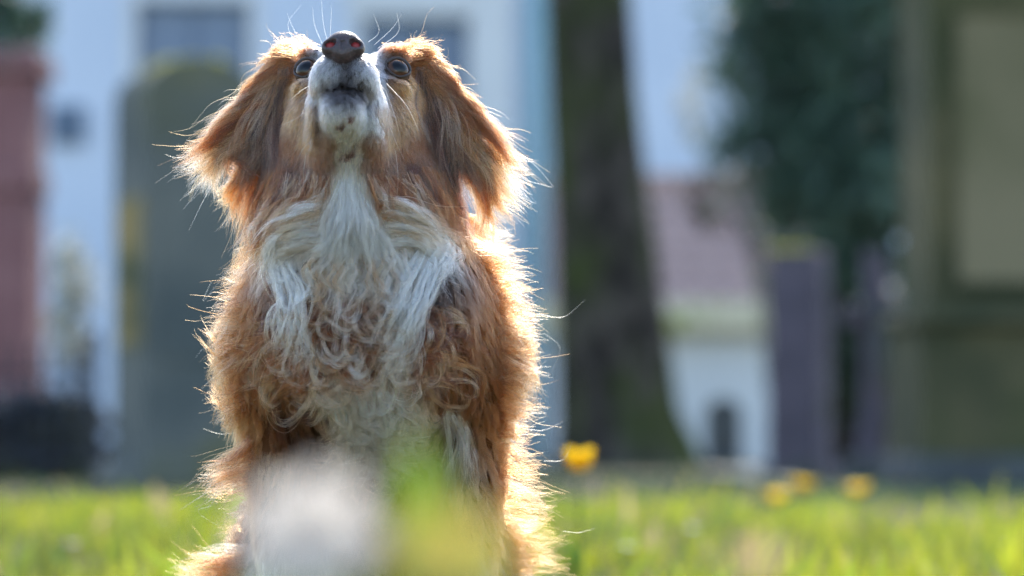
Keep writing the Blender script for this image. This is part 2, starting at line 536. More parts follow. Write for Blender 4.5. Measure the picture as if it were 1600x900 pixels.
mb = MB()
for i in range(len(xs) - 1):
    for j in range(len(zs) - 1):
        cx, cz = (xs[i] + xs[i + 1]) / 2, (zs[j] + zs[j + 1]) / 2
        if any(q[0] < cx < q[1] and q[2] < cz < q[3] for q in wins):
            continue
        mb.add([(xs[i], 0, zs[j]), (xs[i + 1], 0, zs[j]), (xs[i + 1], 0, zs[j + 1]), (xs[i], 0, zs[j + 1])], [(0, 1, 2, 3)])
for x0, x1, z0, z1 in wins:                                              # reveals
    mb.add([(x0, 0, z0), (x1, 0, z0), (x1, 0, z1), (x0, 0, z1), (x0, .25, z0), (x1, .25, z0), (x1, .25, z1), (x0, .25, z1)], [(0, 4, 5, 1), (1, 5, 6, 2), (2, 6, 7, 3), (3, 7, 4, 0)])
mb.box(hx0, hx1, .3, 8, -.1, hz).build('wall', m_wall, r)
MB().prism([(hx0 - .3, hz), (hx1 + .3, hz), (hx1 - 2, hz + 3.2), (hx0 + 2, hz + 3.2)], -.4, 8.4).build('roof', m_clay, r)
for x0, x1, z0, z1 in wins:
    f = empty('window'); f.parent = r
    xm = (x0 + x1) / 2
    fr = MB()
    for a, b, c, e in ((x0, x0 + .09, z0, z1), (x1 - .09, x1, z0, z1), (x0 + .09, x1 - .09, z0, z0 + .09), (x0 + .09, x1 - .09, z1 - .09, z1), (xm - .05, xm + .05, z0 + .09, z1 - .09)):
        fr.box(a, b, .16, .22, c, e)
    fr.build('frame', m_frame, f)
    for a, b in ((x0 + .09, xm - .05), (xm + .05, x1 - .09)):
        MB().box(a, b, .18, .20, z0 + .09, z1 - .09).build('pane', m_glass, f)
    MB().box(x0 - .12, x1 + .12, -.10, .02, z0 - .12, z0).build('sill', m_white, f)
    for a, b in ((x0 - .16, x0), (x1, x1 + .16)):
        MB().box(a, b, -.05, .02, z0, z1 + .16).build('surround', m_white, f)
    MB().box(x0, x1, -.05, .02, z1, z1 + .16).build('surround', m_white, f)
MB().box(X(742, d), X(802, d), -.12, .01, 0, hz - .3).build('pilaster', m_white, r)
MB().box(X(540, d), X(741, d), -.09, .01, Z(22, d), Z(-28, d)).build('string_course', m_white, r)
MB().tube([(X(838, d), -.16, 0), (X(838, d), -.16, hz)], [.13, .13], 10).build('downpipe', m_teal, r, True)
MB().box(X(78, d), X(130, d), -.12, .01, Z(225, d), Z(165, d)).build('shutter_box', m_frame, r)

# low white outbuilding with a clay roof
d = 40.0
r = empty('outbuilding', (X(1130, d), Yd(d), 0))
tag(r, 'low white outbuilding with pinkish clay tile roof between the trunk and the slate pillar', 'outbuilding')
hw = 270 * KPX * d
ze, zr = Z(512, d), Z(268, d)
MB().box(-hw, hw, 0, 3.4, -.1, ze, 0).build('wall', m_white, r)
MB().box(-hw - .12, hw + .12, -.34, -.002, ze - .05, ze + .30, .02).build('eave', m_cream, r)
n_t, n_c = 12, 7
tile = None
for j in range(n_c):
    t0, t1 = j / n_c, (j + 1) / n_c
    y0, y1 = -.3 + 1.9 * t0, -.3 + 1.9 * t1 + .05
    za, zb = ze + .30 + (zr - ze - .30) * t0, ze + .30 + (zr - ze - .30) * t1
    for i in range(n_t):
        tw = 2 * hw / n_t
        if tile is None:
            prof = [(tw * .5 * (k / 4 - 1), .045 * math.cos((k / 4 - 1) * math.pi)) for k in range(9)]
            vv = [(x, 0, z + .05) for x, z in prof] + [(x, y1 - y0, z + zb - za) for x, z in prof]
            ff = [(k, k + 1, k + 10, k + 9) for k in range(8)] + [tuple(range(8, -1, -1))]
            tile = MB().add(vv, ff).build('tile', m_clay, r, True)
            o = tile
        else:
            o = link(bpy.data.objects.new('tile', tile.data), r)
        o.location = (-hw + tw * (i + .5), y0, za + rng.uniform(-.008, .008))
MB().prism([(-hw, ze + .29), (hw, ze + .29), (hw, zr), (-hw, zr)], 1.62, 3.3).build('ridge_block', m_clay, r)
MB().tube([(-hw, 1.62, zr + .02), (hw, 1.62, zr + .02)], [.09, .09], 10).build('ridge', m_clay, r, True)

m_gravel = mat_noise('pale_gravel', (.34, .31, .25), (.44, .40, .32), 9, .95, bump=.4)
gx0, gx1 = X(1068, 28), X(1190, 28)
tag(mesh_obj('gravel_path', [(gx0, Yd(17), .03), (gx1 - .5, Yd(17), .03), (gx1 + .2, Yd(33), .03), (gx0 + .2, Yd(33), .03)], [(0, 1, 2, 3)], m_gravel), kind='structure')

# ---- trees and shrubs
def leaves(n, centre, rad, size, c1, c2, clumps=40, flat=1.0, seed_r=.33, white=0.0):
    """Leaf faces gathered in clumps through an ellipsoid."""
    k = unit(rng.normal(0, 1, (clumps, 3))) * (rng.random((clumps, 1)) ** .45)
    i = rng.integers(clumps, size=n)
    sz = rng.uniform(.5, 1.2, clumps)
    p = k[i] + rng.normal(0, seed_r * .5, (n, 3)) * sz[i][:, None]
    p = np.asarray(centre) + p * np.asarray(rad)
    a = unit(rng.normal(0, 1, (n, 3))); b = unit(np.cross(a, rng.normal(0, 1, (n, 3))))
    s = rng.uniform(.6, 1.3, (n, 1)) * size
    V = np.stack([p - a * s, p + b * s * .45, p + a * s, p - b * s * .45], 1).reshape(-1, 3)
    t = rng.random((n, 1)) * .6 + rng.random((clumps, 1))[i] * .4
    c = np.asarray(c1) * (1 - t) + np.asarray(c2) * t
    if white:
        wh_ = rng.random(n) < white
        c[wh_] = (.8, .78, .74)
    return V, np.arange(4 * n).reshape(-1, 4), np.repeat(np.c_[c, np.ones(n)], 4, 0)

def foliage_obj(name, parts_, parent):
    off, V, Q, C = 0, [], [], []
    for v, q, c in parts_:
        V.append(v); Q.append(q + off); C.append(c); off += len(v)
    return big_mesh(name, np.concatenate(V), np.concatenate(Q), m_leafm, parent, False, 4, np.concatenate(C))

foliage_obj('foliage', [leaves(2600, (0, 0, .27), (.60, .22, .26), .05, (.018, .026, .038), (.04, .052, .07), 60)], HEDGE)
MB().box(-.5, .5, -.1, .1, -.05, .5, .04).build('stems', m_bark, HEDGE)
# the leaning trunk behind the dog
d = 32.0
sc_ = KPX * d
r = empty('tree', (X(960, d), Yd(d), 0))
tag(r, 'big dark tree with a mossy leaning trunk standing behind the dog', 'tree')
prof = [(760, 985, 140), (735, 980, 122), (700, 972, 106), (640, 962, 95), (560, 956, 88), (450, 948, 81), (330, 940, 76), (200, 932, 71), (80, 927, 67), (-60, 920, 64), (-300, 905, 54), (-700, 890, 44), (-1100, 880, 32)]
nseg = 22
v, f = [], []
for i, (py, px, hwp) in enumerate(prof):
    z = Z(py, d) if py < 745 else -.15
    for k in range(nseg):
        a = 2 * math.pi * k / nseg
        rr = hwp * sc_ * (1 + .05 * math.sin(3 * a + i * .5) + .035 * math.sin(7 * a - i * .9)) * (1 + (.12 * math.cos(5 * a + 1) if i < 3 else 0))
        v.append(((px - 960) * sc_ + rr * math.cos(a), rr * math.sin(a), z))
for i in range(len(prof) - 1):
    f += [(i * nseg + k, i * nseg + (k + 1) % nseg, (i + 1) * nseg + (k + 1) % nseg, (i + 1) * nseg + k) for k in range(nseg)]
MB().add(v, f).build('trunk', m_bark, r, True)
cr_parts = []
for i in range(9):
    a = 2.4 * i; z0 = 5.2 + i * .55
    p0 = Vector(((900 - 960) * sc_ , 0, z0))
    p1 = p0 + Vector((math.cos(a) * 1.3, math.sin(a) * 1.3, 1.1)); p2 = p1 + Vector((math.cos(a + .3) * 1.5, math.sin(a + .3) * 1.5, 1.3)); p3 = p2 + Vector((math.cos(a) * .9, math.sin(a) * .9, .9))
    mb = MB().tube([p0, p1, p2, p3], [.15, .10, .06, .02], 8)
    for q in range(5):
        s0 = p1.lerp(p3, .2 * q + .1); s1 = s0 + Vector((rng.normal(0, .7), rng.normal(0, .7), rng.uniform(.2, .9)))
        mb.tube([s0, s1], [.03, .008], 5)
    mb.build('limb', m_bark, r, True)
    cr_parts.append(leaves(260, p3, (1.3, 1.3, 1.0), .07, (.06, .10, .02), (.12, .16, .04), 10))
foliage_obj('crown', cr_parts, r)
# yew
d = 27.0
r = empty('yew_tree', (X(1300, d), Yd(d), 0))
tag(r, 'dark blue-green yew tree behind the pillar and the cross', 'tree')
g1, g2 = (.034, .075, .052), (.09, .15, .10)
cz = Z(130, d)
foliage_obj('crown', [leaves(9000, (0, .3, cz), (.82, .9, 1.55), .075, g1, g2, 70), leaves(3500, (.25, 0, Z(-120, d)), (1.0, .9, 1.2), .08, g1, g2, 36),
                      leaves(2600, (.25, -.1, Z(330, d)), (.62, .7, .62), .07, g1, g2, 30), leaves(1600, (.30, .0, Z(560, d)), (.52, .5, .75), .07, (.03, .05, .03), (.05, .08, .04), 24)], r)
MB().tube([(.05, .3, -.1), (.0, .3, 1.0), (.05, .3, 2.2), (0, .3, 4.2)], [.26, .20, .16, .06], 10).build('trunk', m_bark, r, True)
# shrub bits between
def shrub(name, label, d, px, py, rp, c1, c2, n=1500, size=.05, white=0.0, cl=24, root=None):
    root = px if root is None else root
    dx = X(px, d) - X(root, d)
    r = empty(name, (X(root, d), Yd(d), 0))
    tag(r, label, 'shrub')
    zc = Z(py, d)
    foliage_obj('foliage', [leaves(n, (dx, 0, zc), (rp[0] * KPX * d, .5, rp[1] * KPX * d), size, c1, c2, cl, white=white)], r)
    mb = MB()
    for i in range(7):
        a = rng.uniform(0, 6.28)
        e = (dx + rp[0] * KPX * d * .6 * math.cos(a), .3 * math.sin(a), zc + rng.uniform(-.2, .5) * rp[1] * KPX * d)
        mb.tube([((e[0] - dx) * .1, e[1] * .1, -.05), ((e[0] - dx) * .3 + dx * .2, e[1] * .5, zc * .6), e], [.016, .012, .005], 6)
    mb.build('stems', m_bark, r, True)
    return r
shrub('blossom_shrub', 'pale flowering shrub between the sandstone monument and the tall headstone', 33, 112, 470, (46, 85), (.16, .18, .10), (.30, .30, .20), 700, .06, .35)
shrub('evergreen_shrub', 'dark evergreen bush behind the sandstone monument top', 30, 10, 20, (68, 70), (.03, .07, .045), (.08, .15, .10), 1300, .06)
shrub('twiggy_shrub', 'sparse brownish shrub in front of the clay tile roof', 36, 1130, 290, (75, 70), (.07, .05, .04), (.12, .09, .07), 420, .05, 0, 16, 1235)
shrub('bare_shrub', 'thin greyish shrub above the clay roof by the yew', 37, 1085, 170, (50, 60), (.30, .30, .20), (.55, .52, .42), 170, .05, 0, 10, 1215)
# ================================================================== THE DOG
# ---- signed distance description of the body, lengths in metres
U = 0.00045                                         # one photo pixel at the dog
HEAD_O = at(549.5, 104, -0.035)
TH = math.radians(29)
YAW = math.radians(-2.0)
Rh = np.array(Matrix.Rotation(YAW, 3, 'Z')) @ np.array([[1, 0, 0], [0, -math.cos(TH), math.sin(TH)], [0, math.sin(TH), math.cos(TH)]]).T
# columns of Rh: lateral, forward, up of the head
def hp(x, f, u):
    return HEAD_O + Rh @ (np.array([x, f, u]) * U)

PR = []                                             # (kind, data, blend)
def ELL(c, r, k=0.012, R=None):
    PR.append(('e', np.asarray(c, float), np.asarray(r, float), k, R))
def HEL(c, r, k=0.008):
    ELL(hp(*c), np.array(r) * U, k, Rh)
def CON(a, b, ra, rb, k=0.012):
    PR.append(('c', np.asarray(a, float), np.asarray(b, float), ra, rb, k))
def HCON(a, b, ra, rb, k=0.008):
    CON(hp(*a), hp(*b), ra * U, rb * U, k)

# trunk
ELL(at(582, 560, .075), (.077, .10, .105))
ELL(at(578, 520, -.008), (.066, .055, .072), .03)
for sx in (-1, 1):
    ELL(at(580 + sx * 130, 525, .045), (.034, .06, .066), .03)
CON(at(572, 430, .006), at(556, 340, -.006), .072, .064, .03)
CON(at(556, 340, -.006), at(554, 255, .02), .064, .056, .02)
CON(at(586, 600, .10), at(586, 900, .30), .088, .092, .03)
for sx in (-1, 1):                                  # haunches and hind feet
    ELL(at(582 + sx * 150, 960, .22), (.042, .09, .085), .02)
    CON(at(586 + sx * 205, 1085, .20), at(586 + sx * 225, 1105, .10), .026, .022, .015)
    # front legs
    CON(at(582 + sx * 130, 560, .04), at(584 + sx * 128, 720, .055), .042, .031, .02)
    CON(at(584 + sx * 128, 720, .055), at(586 + sx * 124, 960, .02), .030, .021, .012)
    CON(at(586 + sx * 124, 960, .02), at(586 + sx * 124, 1085, .0), .021, .020, .012)
    ELL(at(586 + sx * 124, 1112, -.02), (.026, .038, .018), .012)
CON(at(586, 1050, .38), at(720, 1095, .50), .026, .014, .02)      # tail on the ground
CON(at(720, 1095, .50), at(860, 1100, .47), .014, .008, .01)
# head
HEL((0, -95, -18), (106, 108, 74))
for sx in (-1, 1):
    HEL((sx * 66, -75, -80), (40, 66, 64))
    HEL((sx * 60, -26, 34), (24, 20, 11), .005)
    HEL((sx * 66, -18, -30), (24, 23, 10), .005)
    HEL((sx * 24, 98, -100), (26, 44, 33), .006)
    HEL((sx * 44, 40, -122), (13, 50, 46), .004)
HCON((0, 0, -50), (0, 116, -74), 44, 27, .008)
HCON((0, -30, -132), (0, 104, -153), 54, 30, .004)
HCON((0, -60, -110), (0, -110, -190), 78, 92, .02)
HCON((0, 20, -138), (0, -80, -222), 38, 54, .015)
# ears: flat flaps that hang off the sides of the skull
def flap(pts, k=.006):
    for (a, b, wa, wb, th) in pts:
        a, b = np.asarray(a), np.asarray(b)
        d = (b - a) / np.linalg.norm(b - a)
        n = np.array([0, -1.0, 0.0]); n = n - d * (n @ d); n /= np.linalg.norm(n)
        s = np.cross(d, n)
        R = np.stack([s, n, d], 1)
        L = np.linalg.norm(b - a)
        PR.append(('e', (a + b) / 2, np.array([(wa + wb) / 2, th, L * .5 + .008]), k, R))
EAR_L = [(at(462, 92, .008), at(418, 165, .0), .014, .020, .007), (at(428, 150, .0), at(388, 250, -.006), .023, .022, .0055)]
EAR_R = [(at(642, 92, .008), at(690, 165, .0), .014, .020, .007), (at(682, 150, .0), at(720, 250, -.006), .023, .022, .0055)]
flap(EAR_L); flap(EAR_R)
# carved away: mouth line
CUT = [(hp(0, 132, -121), np.array([18, 18, 1.6]) * U)] + [(hp(s_ * 23, 118, -127), np.array([15, 20, 1.6]) * U) for s_ in (-1, 1)] + [(hp(s_ * 36, 38, -150), np.array([2.6, 40, 20]) * U) for s_ in (-1, 1)]
EYES = [hp(-67, -18, 0), hp(67, -18, 0)]
EYE_R = 22.5 * U

def sd_ell(p, c, r, R):
    q = p - c
    if R is not None:
        q = q @ R
    k0 = np.sqrt(((q / r) ** 2).sum(-1)) + 1e-9
    k1 = np.sqrt(((q / (r * r)) ** 2).sum(-1)) + 1e-9
    return k0 * (k0 - 1) / k1

def sdf(p):
    p = np.asarray(p, np.float32).astype(np.float64)
    d = np.full(len(p), 1.0)
    for q in PR:
        if q[0] == 'e':
            e, k = sd_ell(p, q[1], q[2], q[4]), q[3]
        else:
            a, b, ra, rb, k = q[1:]
            ab = b - a
            t = np.clip(((p - a) @ ab) / (ab @ ab), 0, 1)
            e = np.linalg.norm(p - a - t[:, None] * ab, axis=1) - (ra + (rb - ra) * t)
        h = np.clip(.5 + .5 * (d - e) / k, 0, 1)
        d = d * (1 - h) + e * h - k * h * (1 - h)
    for c, r in CUT:
        e = -sd_ell(p, c, r, Rh)
        k = .002
        h = np.clip(.5 - .5 * (d - e) / k, 0, 1)
        d = d * (1 - h) + e * h + k * h * (1 - h)
    for c in EYES:                                   # eye sockets
        e = -(np.linalg.norm(p - c, axis=1) - EYE_R * .97)
        d = np.maximum(d, e)
    return d

def surface_nets(V, org, h):
    s = V < 0
    nx, ny, nz = V.shape
    c = np.zeros((nx - 1, ny - 1, nz - 1), np.uint8)
    for i in (0, 1):
        for j in (0, 1):
            for k in (0, 1):
                c += s[i:nx - 1 + i, j:ny - 1 + j, k:nz - 1 + k]
    act = np.argwhere((c > 0) & (c < 8))
    idx = np.full(c.shape, -1, np.int32)
    idx[tuple(act.T)] = np.arange(len(act))
    acc = np.zeros((len(act), 3)); cnt = np.zeros(len(act))
    cor = [(i, j, k) for i in (0, 1) for j in (0, 1) for k in (0, 1)]
    for a in range(8):
        for b in range(a + 1, 8):
            da = np.array(cor[a]); db = np.array(cor[b])
            if abs(da - db).sum() != 1:
                continue
            va = V[tuple((act + da).T)]; vb = V[tuple((act + db).T)]
            m = (va < 0) != (vb < 0)
            t = np.where(m, va / np.where(m, va - vb, 1), 0)
            acc[m] += (da + (db - da) * t[:, None])[m]
            cnt[m] += 1
    verts = org + (act + acc / cnt[:, None]) * h
    quads = []
    for ax in range(3):
        u, v = (ax + 1) % 3, (ax + 2) % 3
        sl0 = [slice(None)] * 3; sl1 = [slice(None)] * 3
        sl0[ax] = slice(0, -1); sl1[ax] = slice(1, None)
        e = np.argwhere(s[tuple(sl0)] != s[tuple(sl1)])
        e = e[(e[:, u] > 0) & (e[:, v] > 0) & (e[:, u] < V.shape[u] - 1) & (e[:, v] < V.shape[v] - 1)]
        ins = s[tuple(e.T)]
        o = np.zeros((4, 3), int); o[1, u] = -1; o[2, u] = -1; o[2, v] = -1; o[3, v] = -1
        q = np.stack([idx[tuple((e + o[i]).T)] for i in range(4)], 1)
        q[~ins] = q[~ins][:, ::-1]
        quads.append(q)
    Q = np.concatenate(quads)
    return verts, Q[(Q >= 0).all(1)]

def mesh_from_sdf(fn, lo, hi, h, blk=4):
    lo = np.asarray(lo, float); n = np.ceil((np.asarray(hi) - lo) / (h * blk)).astype(int)
    ax = [lo[i] + (np.arange(n[i]) + .5) * h * blk for i in range(3)]
    G = np.stack(np.meshgrid(*ax, indexing='ij'), -1).reshape(-1, 3)
    C = fn(G).reshape(n)
    V = np.repeat(np.repeat(np.repeat(C, blk, 0), blk, 1), blk, 2).astype(np.float32)
    act = np.argwhere(np.abs(C) < h * blk * 1.35)
    off = np.stack(np.meshgrid(*[np.arange(blk)] * 3, indexing='ij'), -1).reshape(-1, 3)
    I = (act[:, None, :] * blk + off[None]).reshape(-1, 3)
    V[tuple(I.T)] = fn(lo + I * h)
    return surface_nets(V, lo, h)

LO, HI = np.array([-.24, -.16, -.004]), np.array([.10, .56, .53])
bv, bq = mesh_from_sdf(sdf, LO, HI, .0022)

# coarse distance grid for grooming
GH = .005
GLO = LO - .06
gn = np.ceil((HI + .06 - GLO) / GH).astype(int)
G3 = np.stack(np.meshgrid(*[GLO[i] + np.arange(gn[i]) * GH for i in range(3)], indexing='ij'), -1).reshape(-1, 3)
GV = np.concatenate([sdf(c) for c in np.array_split(G3, 8)]).reshape(gn).astype(np.float32)
GG = np.stack(np.gradient(GV, GH), -1).astype(np.float32)
GG /= np.linalg.norm(GG, axis=-1, keepdims=True) + 1e-6

def field(p):
    """Distance to the skin and outward direction, looked up in the grid."""
    q = np.clip((p - GLO) / GH, 0, gn - 1.001)
    i = q.astype(int); f = (q - i).astype(np.float32)
    d = np.zeros(len(p), np.float32); g = np.zeros((len(p), 3), np.float32)
    for a in (0, 1):
        for b in (0, 1):
            for c in (0, 1):
                w_ = (f[:, 0] if a else 1 - f[:, 0]) * (f[:, 1] if b else 1 - f[:, 1]) * (f[:, 2] if c else 1 - f[:, 2])
                ii = (i[:, 0] + a, i[:, 1] + b, i[:, 2] + c)
                d += w_ * GV[ii]; g += w_[:, None] * GG[ii]
    return d, g / (np.linalg.norm(g, axis=1, keepdims=True) + 1e-6)

# ---- coat chart: where on the dog, which way the hair lies, how long, how lifted, how wavy, colour
PAL = dict(
    wh=(.90, .85, .79), wh2=(.74, .60, .44), gw=(.46, .44, .44), dk=(.03, .024, .023), dk2=(.085, .07, .068),
    tan=(.155, .044, .012), tanl=(.26, .092, .03), tan2=(.12, .033, .009), br=(.08, .022, .006), br2=(.05, .016, .005),
    bd=(.026, .011, .006), cr=(.54, .37, .26), crt=(.32, .16, .08), crw=(.74, .60, .49), gr=(.075, .042, .028), pink=(.27, .14, .085), fc=(.37, .14, .04))
# u, v, heading (0 right, 90 down, 180 left, 270 up), length mm, lift, wave, colour
CH = [
 # muzzle
 (503,85,110,4,.2,0,'gw'),(580,85,70,4,.2,0,'gw'),(497,125,112,5,.2,0,'gw'),(590,125,68,5,.2,0,'gw'),(543,108,90,3,.2,0,'dk2'),(534,115,95,3,.2,0,'dk2'),(552,115,85,3,.2,0,'dk2'),(520,112,100,4,.2,0,'gw'),(566,112,80,4,.2,0,'gw'),
 (543,122,90,3,.1,0,'dk2'),(543,130,90,3,.1,0,'dk'),(524,135,95,3,.1,0,'dk2'),(564,135,85,3,.1,0,'dk2'),(543,146,90,3,.15,0,'dk'),(526,149,92,3,.15,0,'dk'),(560,149,88,3,.15,0,'dk'),(543,158,90,4,.15,0,'dk2'),(524,160,92,4,.15,0,'dk2'),(562,160,88,4,.15,0,'dk2'),(543,170,90,4,.15,0,'dk2'),(520,173,90,4,.15,0,'gw'),(566,173,90,4,.15,0,'gw'),
 (507,142,100,4,.15,0,'dk2'),(579,142,80,4,.15,0,'dk2'),
 (495,152,100,6,.2,0,'gw'),(594,152,80,6,.2,0,'gw'),(488,165,100,6,.2,0,'crt'),(602,165,80,6,.2,0,'crt'),(500,182,97,5,.15,0,'crt'),(590,182,83,5,.15,0,'crt'),(515,186,95,5,.15,0,'wh'),(575,186,85,5,.15,0,'wh'),(543,184,90,5,.15,0,'wh'),(530,192,92,5,.15,0,'wh'),(558,192,88,5,.15,0,'wh'),(520,198,94,5,.15,0,'wh'),(568,198,86,5,.15,0,'wh'),(543,205,90,6,.15,0,'wh2'),(528,207,95,6,.15,0,'wh2'),(558,207,85,6,.15,0,'wh2'),(508,208,96,6,.15,0,'tan'),(580,208,84,6,.15,0,'tan'),(518,218,96,6,.15,0,'tan'),(570,218,84,6,.15,0,'tan'),
 (486,180,100,6,.2,0,'crt'),(604,180,80,6,.2,0,'crt'),(498,198,95,4,.1,0,'bd'),(592,196,85,4,.1,0,'bd'),(484,205,100,7,.2,0,'crt'),(606,203,80,7,.2,0,'crt'),
 (543,230,90,7,.15,0,'wh2'),(532,235,92,7,.15,0,'wh2'),(555,235,88,7,.15,0,'wh2'),(514,228,96,7,.15,0,'tan2'),(573,228,84,7,.15,0,'tan2'),(518,250,96,8,.15,0,'br'),(570,250,84,8,.15,0,'br'),(512,270,98,9,.15,0,'br'),(576,270,82,9,.15,0,'br'),
 # face
 (480,132,112,6,.15,0,'fc'),(612,132,68,6,.15,0,'fc'),(478,160,108,7,.15,0,'fc'),(613,160,72,7,.15,0,'fc'),(474,190,104,7,.15,0,'fc'),(617,190,76,7,.15,0,'fc'),(468,235,102,8,.15,0,'tan'),(628,235,78,8,.15,0,'tan'),(500,245,98,8,.15,0,'tan2'),(588,245,82,8,.15,0,'tan2'),
 (470,135,115,6,.15,0,'fc'),(462,175,108,7,.15,0,'fc'),(480,215,100,8,.15,0,'fc'),(455,215,102,8,.15,0,'tan2'),(632,140,65,6,.15,0,'fc'),(640,175,72,7,.15,0,'fc'),(612,215,80,8,.15,0,'fc'),(650,215,78,8,.15,0,'tan2'),
 (452,115,190,8,.3,0,'fc'),(650,118,350,8,.3,0,'fc'),(480,78,250,8,.3,.1,'tan'),(605,80,290,8,.3,.1,'tan'),(455,80,225,12,.35,.2,'tan'),(648,82,315,12,.35,.2,'tan'),
 (540,70,270,7,.3,0,'tan'),
 # ears, outer face
 (448,110,112,22,.25,.2,'tanl'),(430,150,118,30,.2,.3,'tan'),(400,180,130,34,.25,.3,'tan'),(425,220,108,24,.12,.3,'br2'),(395,250,115,24,.15,.3,'br'),(375,240,140,34,.25,.3,'tan2'),
 (662,110,68,22,.25,.2,'tanl'),(682,150,62,30,.2,.3,'tan'),(712,180,50,34,.25,.3,'tan'),(686,220,72,24,.12,.3,'br2'),(715,250,65,24,.15,.3,'br'),(738,240,40,34,.25,.3,'tan2'),
 # throat
 (543,262,90,12,.12,.1,'wh2'),(528,275,92,14,.12,.1,'wh2'),(560,275,88,14,.12,.1,'wh2'),(500,262,98,9,.12,0,'br'),(590,262,82,9,.12,0,'br'),(462,255,105,9,.12,0,'br2'),(640,255,75,9,.12,0,'br2'),(480,290,108,11,.12,.1,'br'),(620,290,72,11,.12,.1,'br'),
 (440,290,120,14,.15,.2,'br2'),(670,290,60,14,.15,.2,'br2'),
 # neck ruff
 (545,310,90,22,.12,.2,'wh'),(545,350,90,24,.12,.3,'wh'),(510,330,110,22,.12,.2,'crw'),(580,330,70,22,.12,.2,'crw'),(470,318,140,20,.12,.25,'crt'),(625,318,40,20,.12,.25,'crt'),(430,325,150,20,.15,.3,'tan'),(680,325,30,20,.15,.3,'tan'),(475,345,140,20,.12,.25,'cr'),(620,345,40,20,.12,.25,'cr'),
 (415,365,120,22,.2,.3,'tanl'),(720,365,60,22,.2,.3,'tanl'),(480,380,140,24,.12,.3,'crw'),(620,380,40,24,.12,.3,'crw'),(520,385,105,26,.12,.3,'wh'),(580,385,75,26,.12,.3,'wh'),(440,395,120,24,.12,.3,'wh'),(670,390,60,24,.12,.3,'wh'),
 (395,400,125,24,.25,.3,'tan'),(750,400,40,24,.25,.3,'tan'),
 # chest: tan undercoat, darkened for the shade between the curls
 (545,420,90,24,.2,.8,'crw'),(500,430,110,24,.2,.9,'cr'),(600,430,70,24,.2,.9,'cr'),(480,470,100,22,.25,1,'tan2'),(545,470,90,22,.25,1,'tan2'),(610,470,80,22,.25,1,'tan2'),(500,520,95,22,.25,1,'tan2'),(560,520,90,22,.25,1,'br'),(620,520,90,22,.25,1,'tan2'),
 (490,570,100,22,.2,.9,'tan2'),(560,570,90,22,.2,.9,'tan'),(630,570,85,22,.2,.9,'crt'),(450,540,120,22,.2,.8,'tan2'),(430,470,130,20,.2,.5,'bd'),(440,430,120,22,.2,.5,'br'),(665,470,60,22,.2,.6,'bd'),(690,430,60,22,.2,.5,'bd'),(685,500,60,24,.2,.6,'br'),(660,540,70,24,.2,.8,'tan2'),
 # shoulders
 (395,460,150,22,.3,.25,'tan'),(365,480,170,30,.4,.25,'tanl'),(400,520,140,20,.2,.3,'tan'),(360,560,175,30,.4,.25,'tanl'),(405,570,115,16,.2,.3,'tan'),(760,460,30,24,.3,.25,'tan'),(800,490,10,32,.45,.25,'tanl'),(750,520,40,20,.2,.2,'tan'),(820,560,10,32,.45,.25,'tanl'),(730,570,60,18,.15,.2,'tan2'),(770,600,40,16,.15,.2,'tan'),
 (430,400,150,26,.2,.3,'tanl'),
 # lower front and upper legs
 (400,620,110,14,.15,.2,'tan'),(440,620,100,12,.12,.2,'tan2'),(470,640,95,12,.12,.2,'br2'),(440,670,95,12,.12,.2,'br'),(480,680,95,12,.12,.2,'br2'),(395,680,110,16,.2,.2,'tanl'),(520,620,95,24,.15,.5,'cr'),(570,640,90,28,.15,.6,'cr'),(620,640,88,28,.15,.6,'crw'),(550,690,90,32,.12,.6,'cr'),(610,690,90,32,.12,.6,'crw'),(660,640,80,24,.15,.5,'cr'),
 (700,620,70,14,.12,.2,'tan2'),(740,630,70,14,.12,.2,'tan'),(780,640,40,20,.25,.2,'tan'),(720,670,80,20,.12,.3,'br2'),(690,660,95,22,.12,.4,'cr'),(770,680,50,22,.25,.2,'tanl'),
 (360,640,170,30,.4,.25,'tanl'),(825,640,10,32,.45,.25,'tanl'),
 # legs
 (430,740,95,12,.12,.1,'crt'),(400,760,110,18,.25,.2,'tan'),(450,800,92,10,.12,.1,'cr'),(380,820,120,16,.3,.2,'tan'),(430,900,92,10,.12,.1,'crw'),(440,1050,92,9,.12,.1,'wh'),
 (720,740,85,20,.15,.3,'crt'),(770,760,45,24,.3,.25,'tan'),(710,800,88,14,.12,.2,'crt'),(785,820,40,26,.35,.25,'tan'),(720,900,88,10,.12,.1,'cr'),(720,1050,88,9,.12,.1,'wh'),(785,900,30,26,.35,.25,'tan'),
 (320,880,190,26,.4,.2,'crt'),(850,880,350,28,.4,.2,'tan'),(585,800,90,30,.15,.4,'crt'),(585,950,90,30,.15,.3,'tan'),
]
cu_, cv_ = np.array([c[0] for c in CH], float), np.array([c[1] for c in CH], float)
c_ang = np.radians([c[2] for c in CH])
c_vec = np.stack([np.cos(c_ang), np.sin(c_ang)], 1)
c_par = np.array([[c[3], c[4], c[5]] for c in CH])
c_col = np.array([PAL[c[6]] for c in CH])

def chart(P, soft=9.0):
    u, v = proj(P)
    d2 = (u[:, None] - cu_) ** 2 + (v[:, None] - cv_) ** 2
    W = 1 / (d2 + soft * soft) ** 2
    W /= W.sum(1, keepdims=True)
    return u, v, W @ c_vec, W @ c_par, W @ c_col

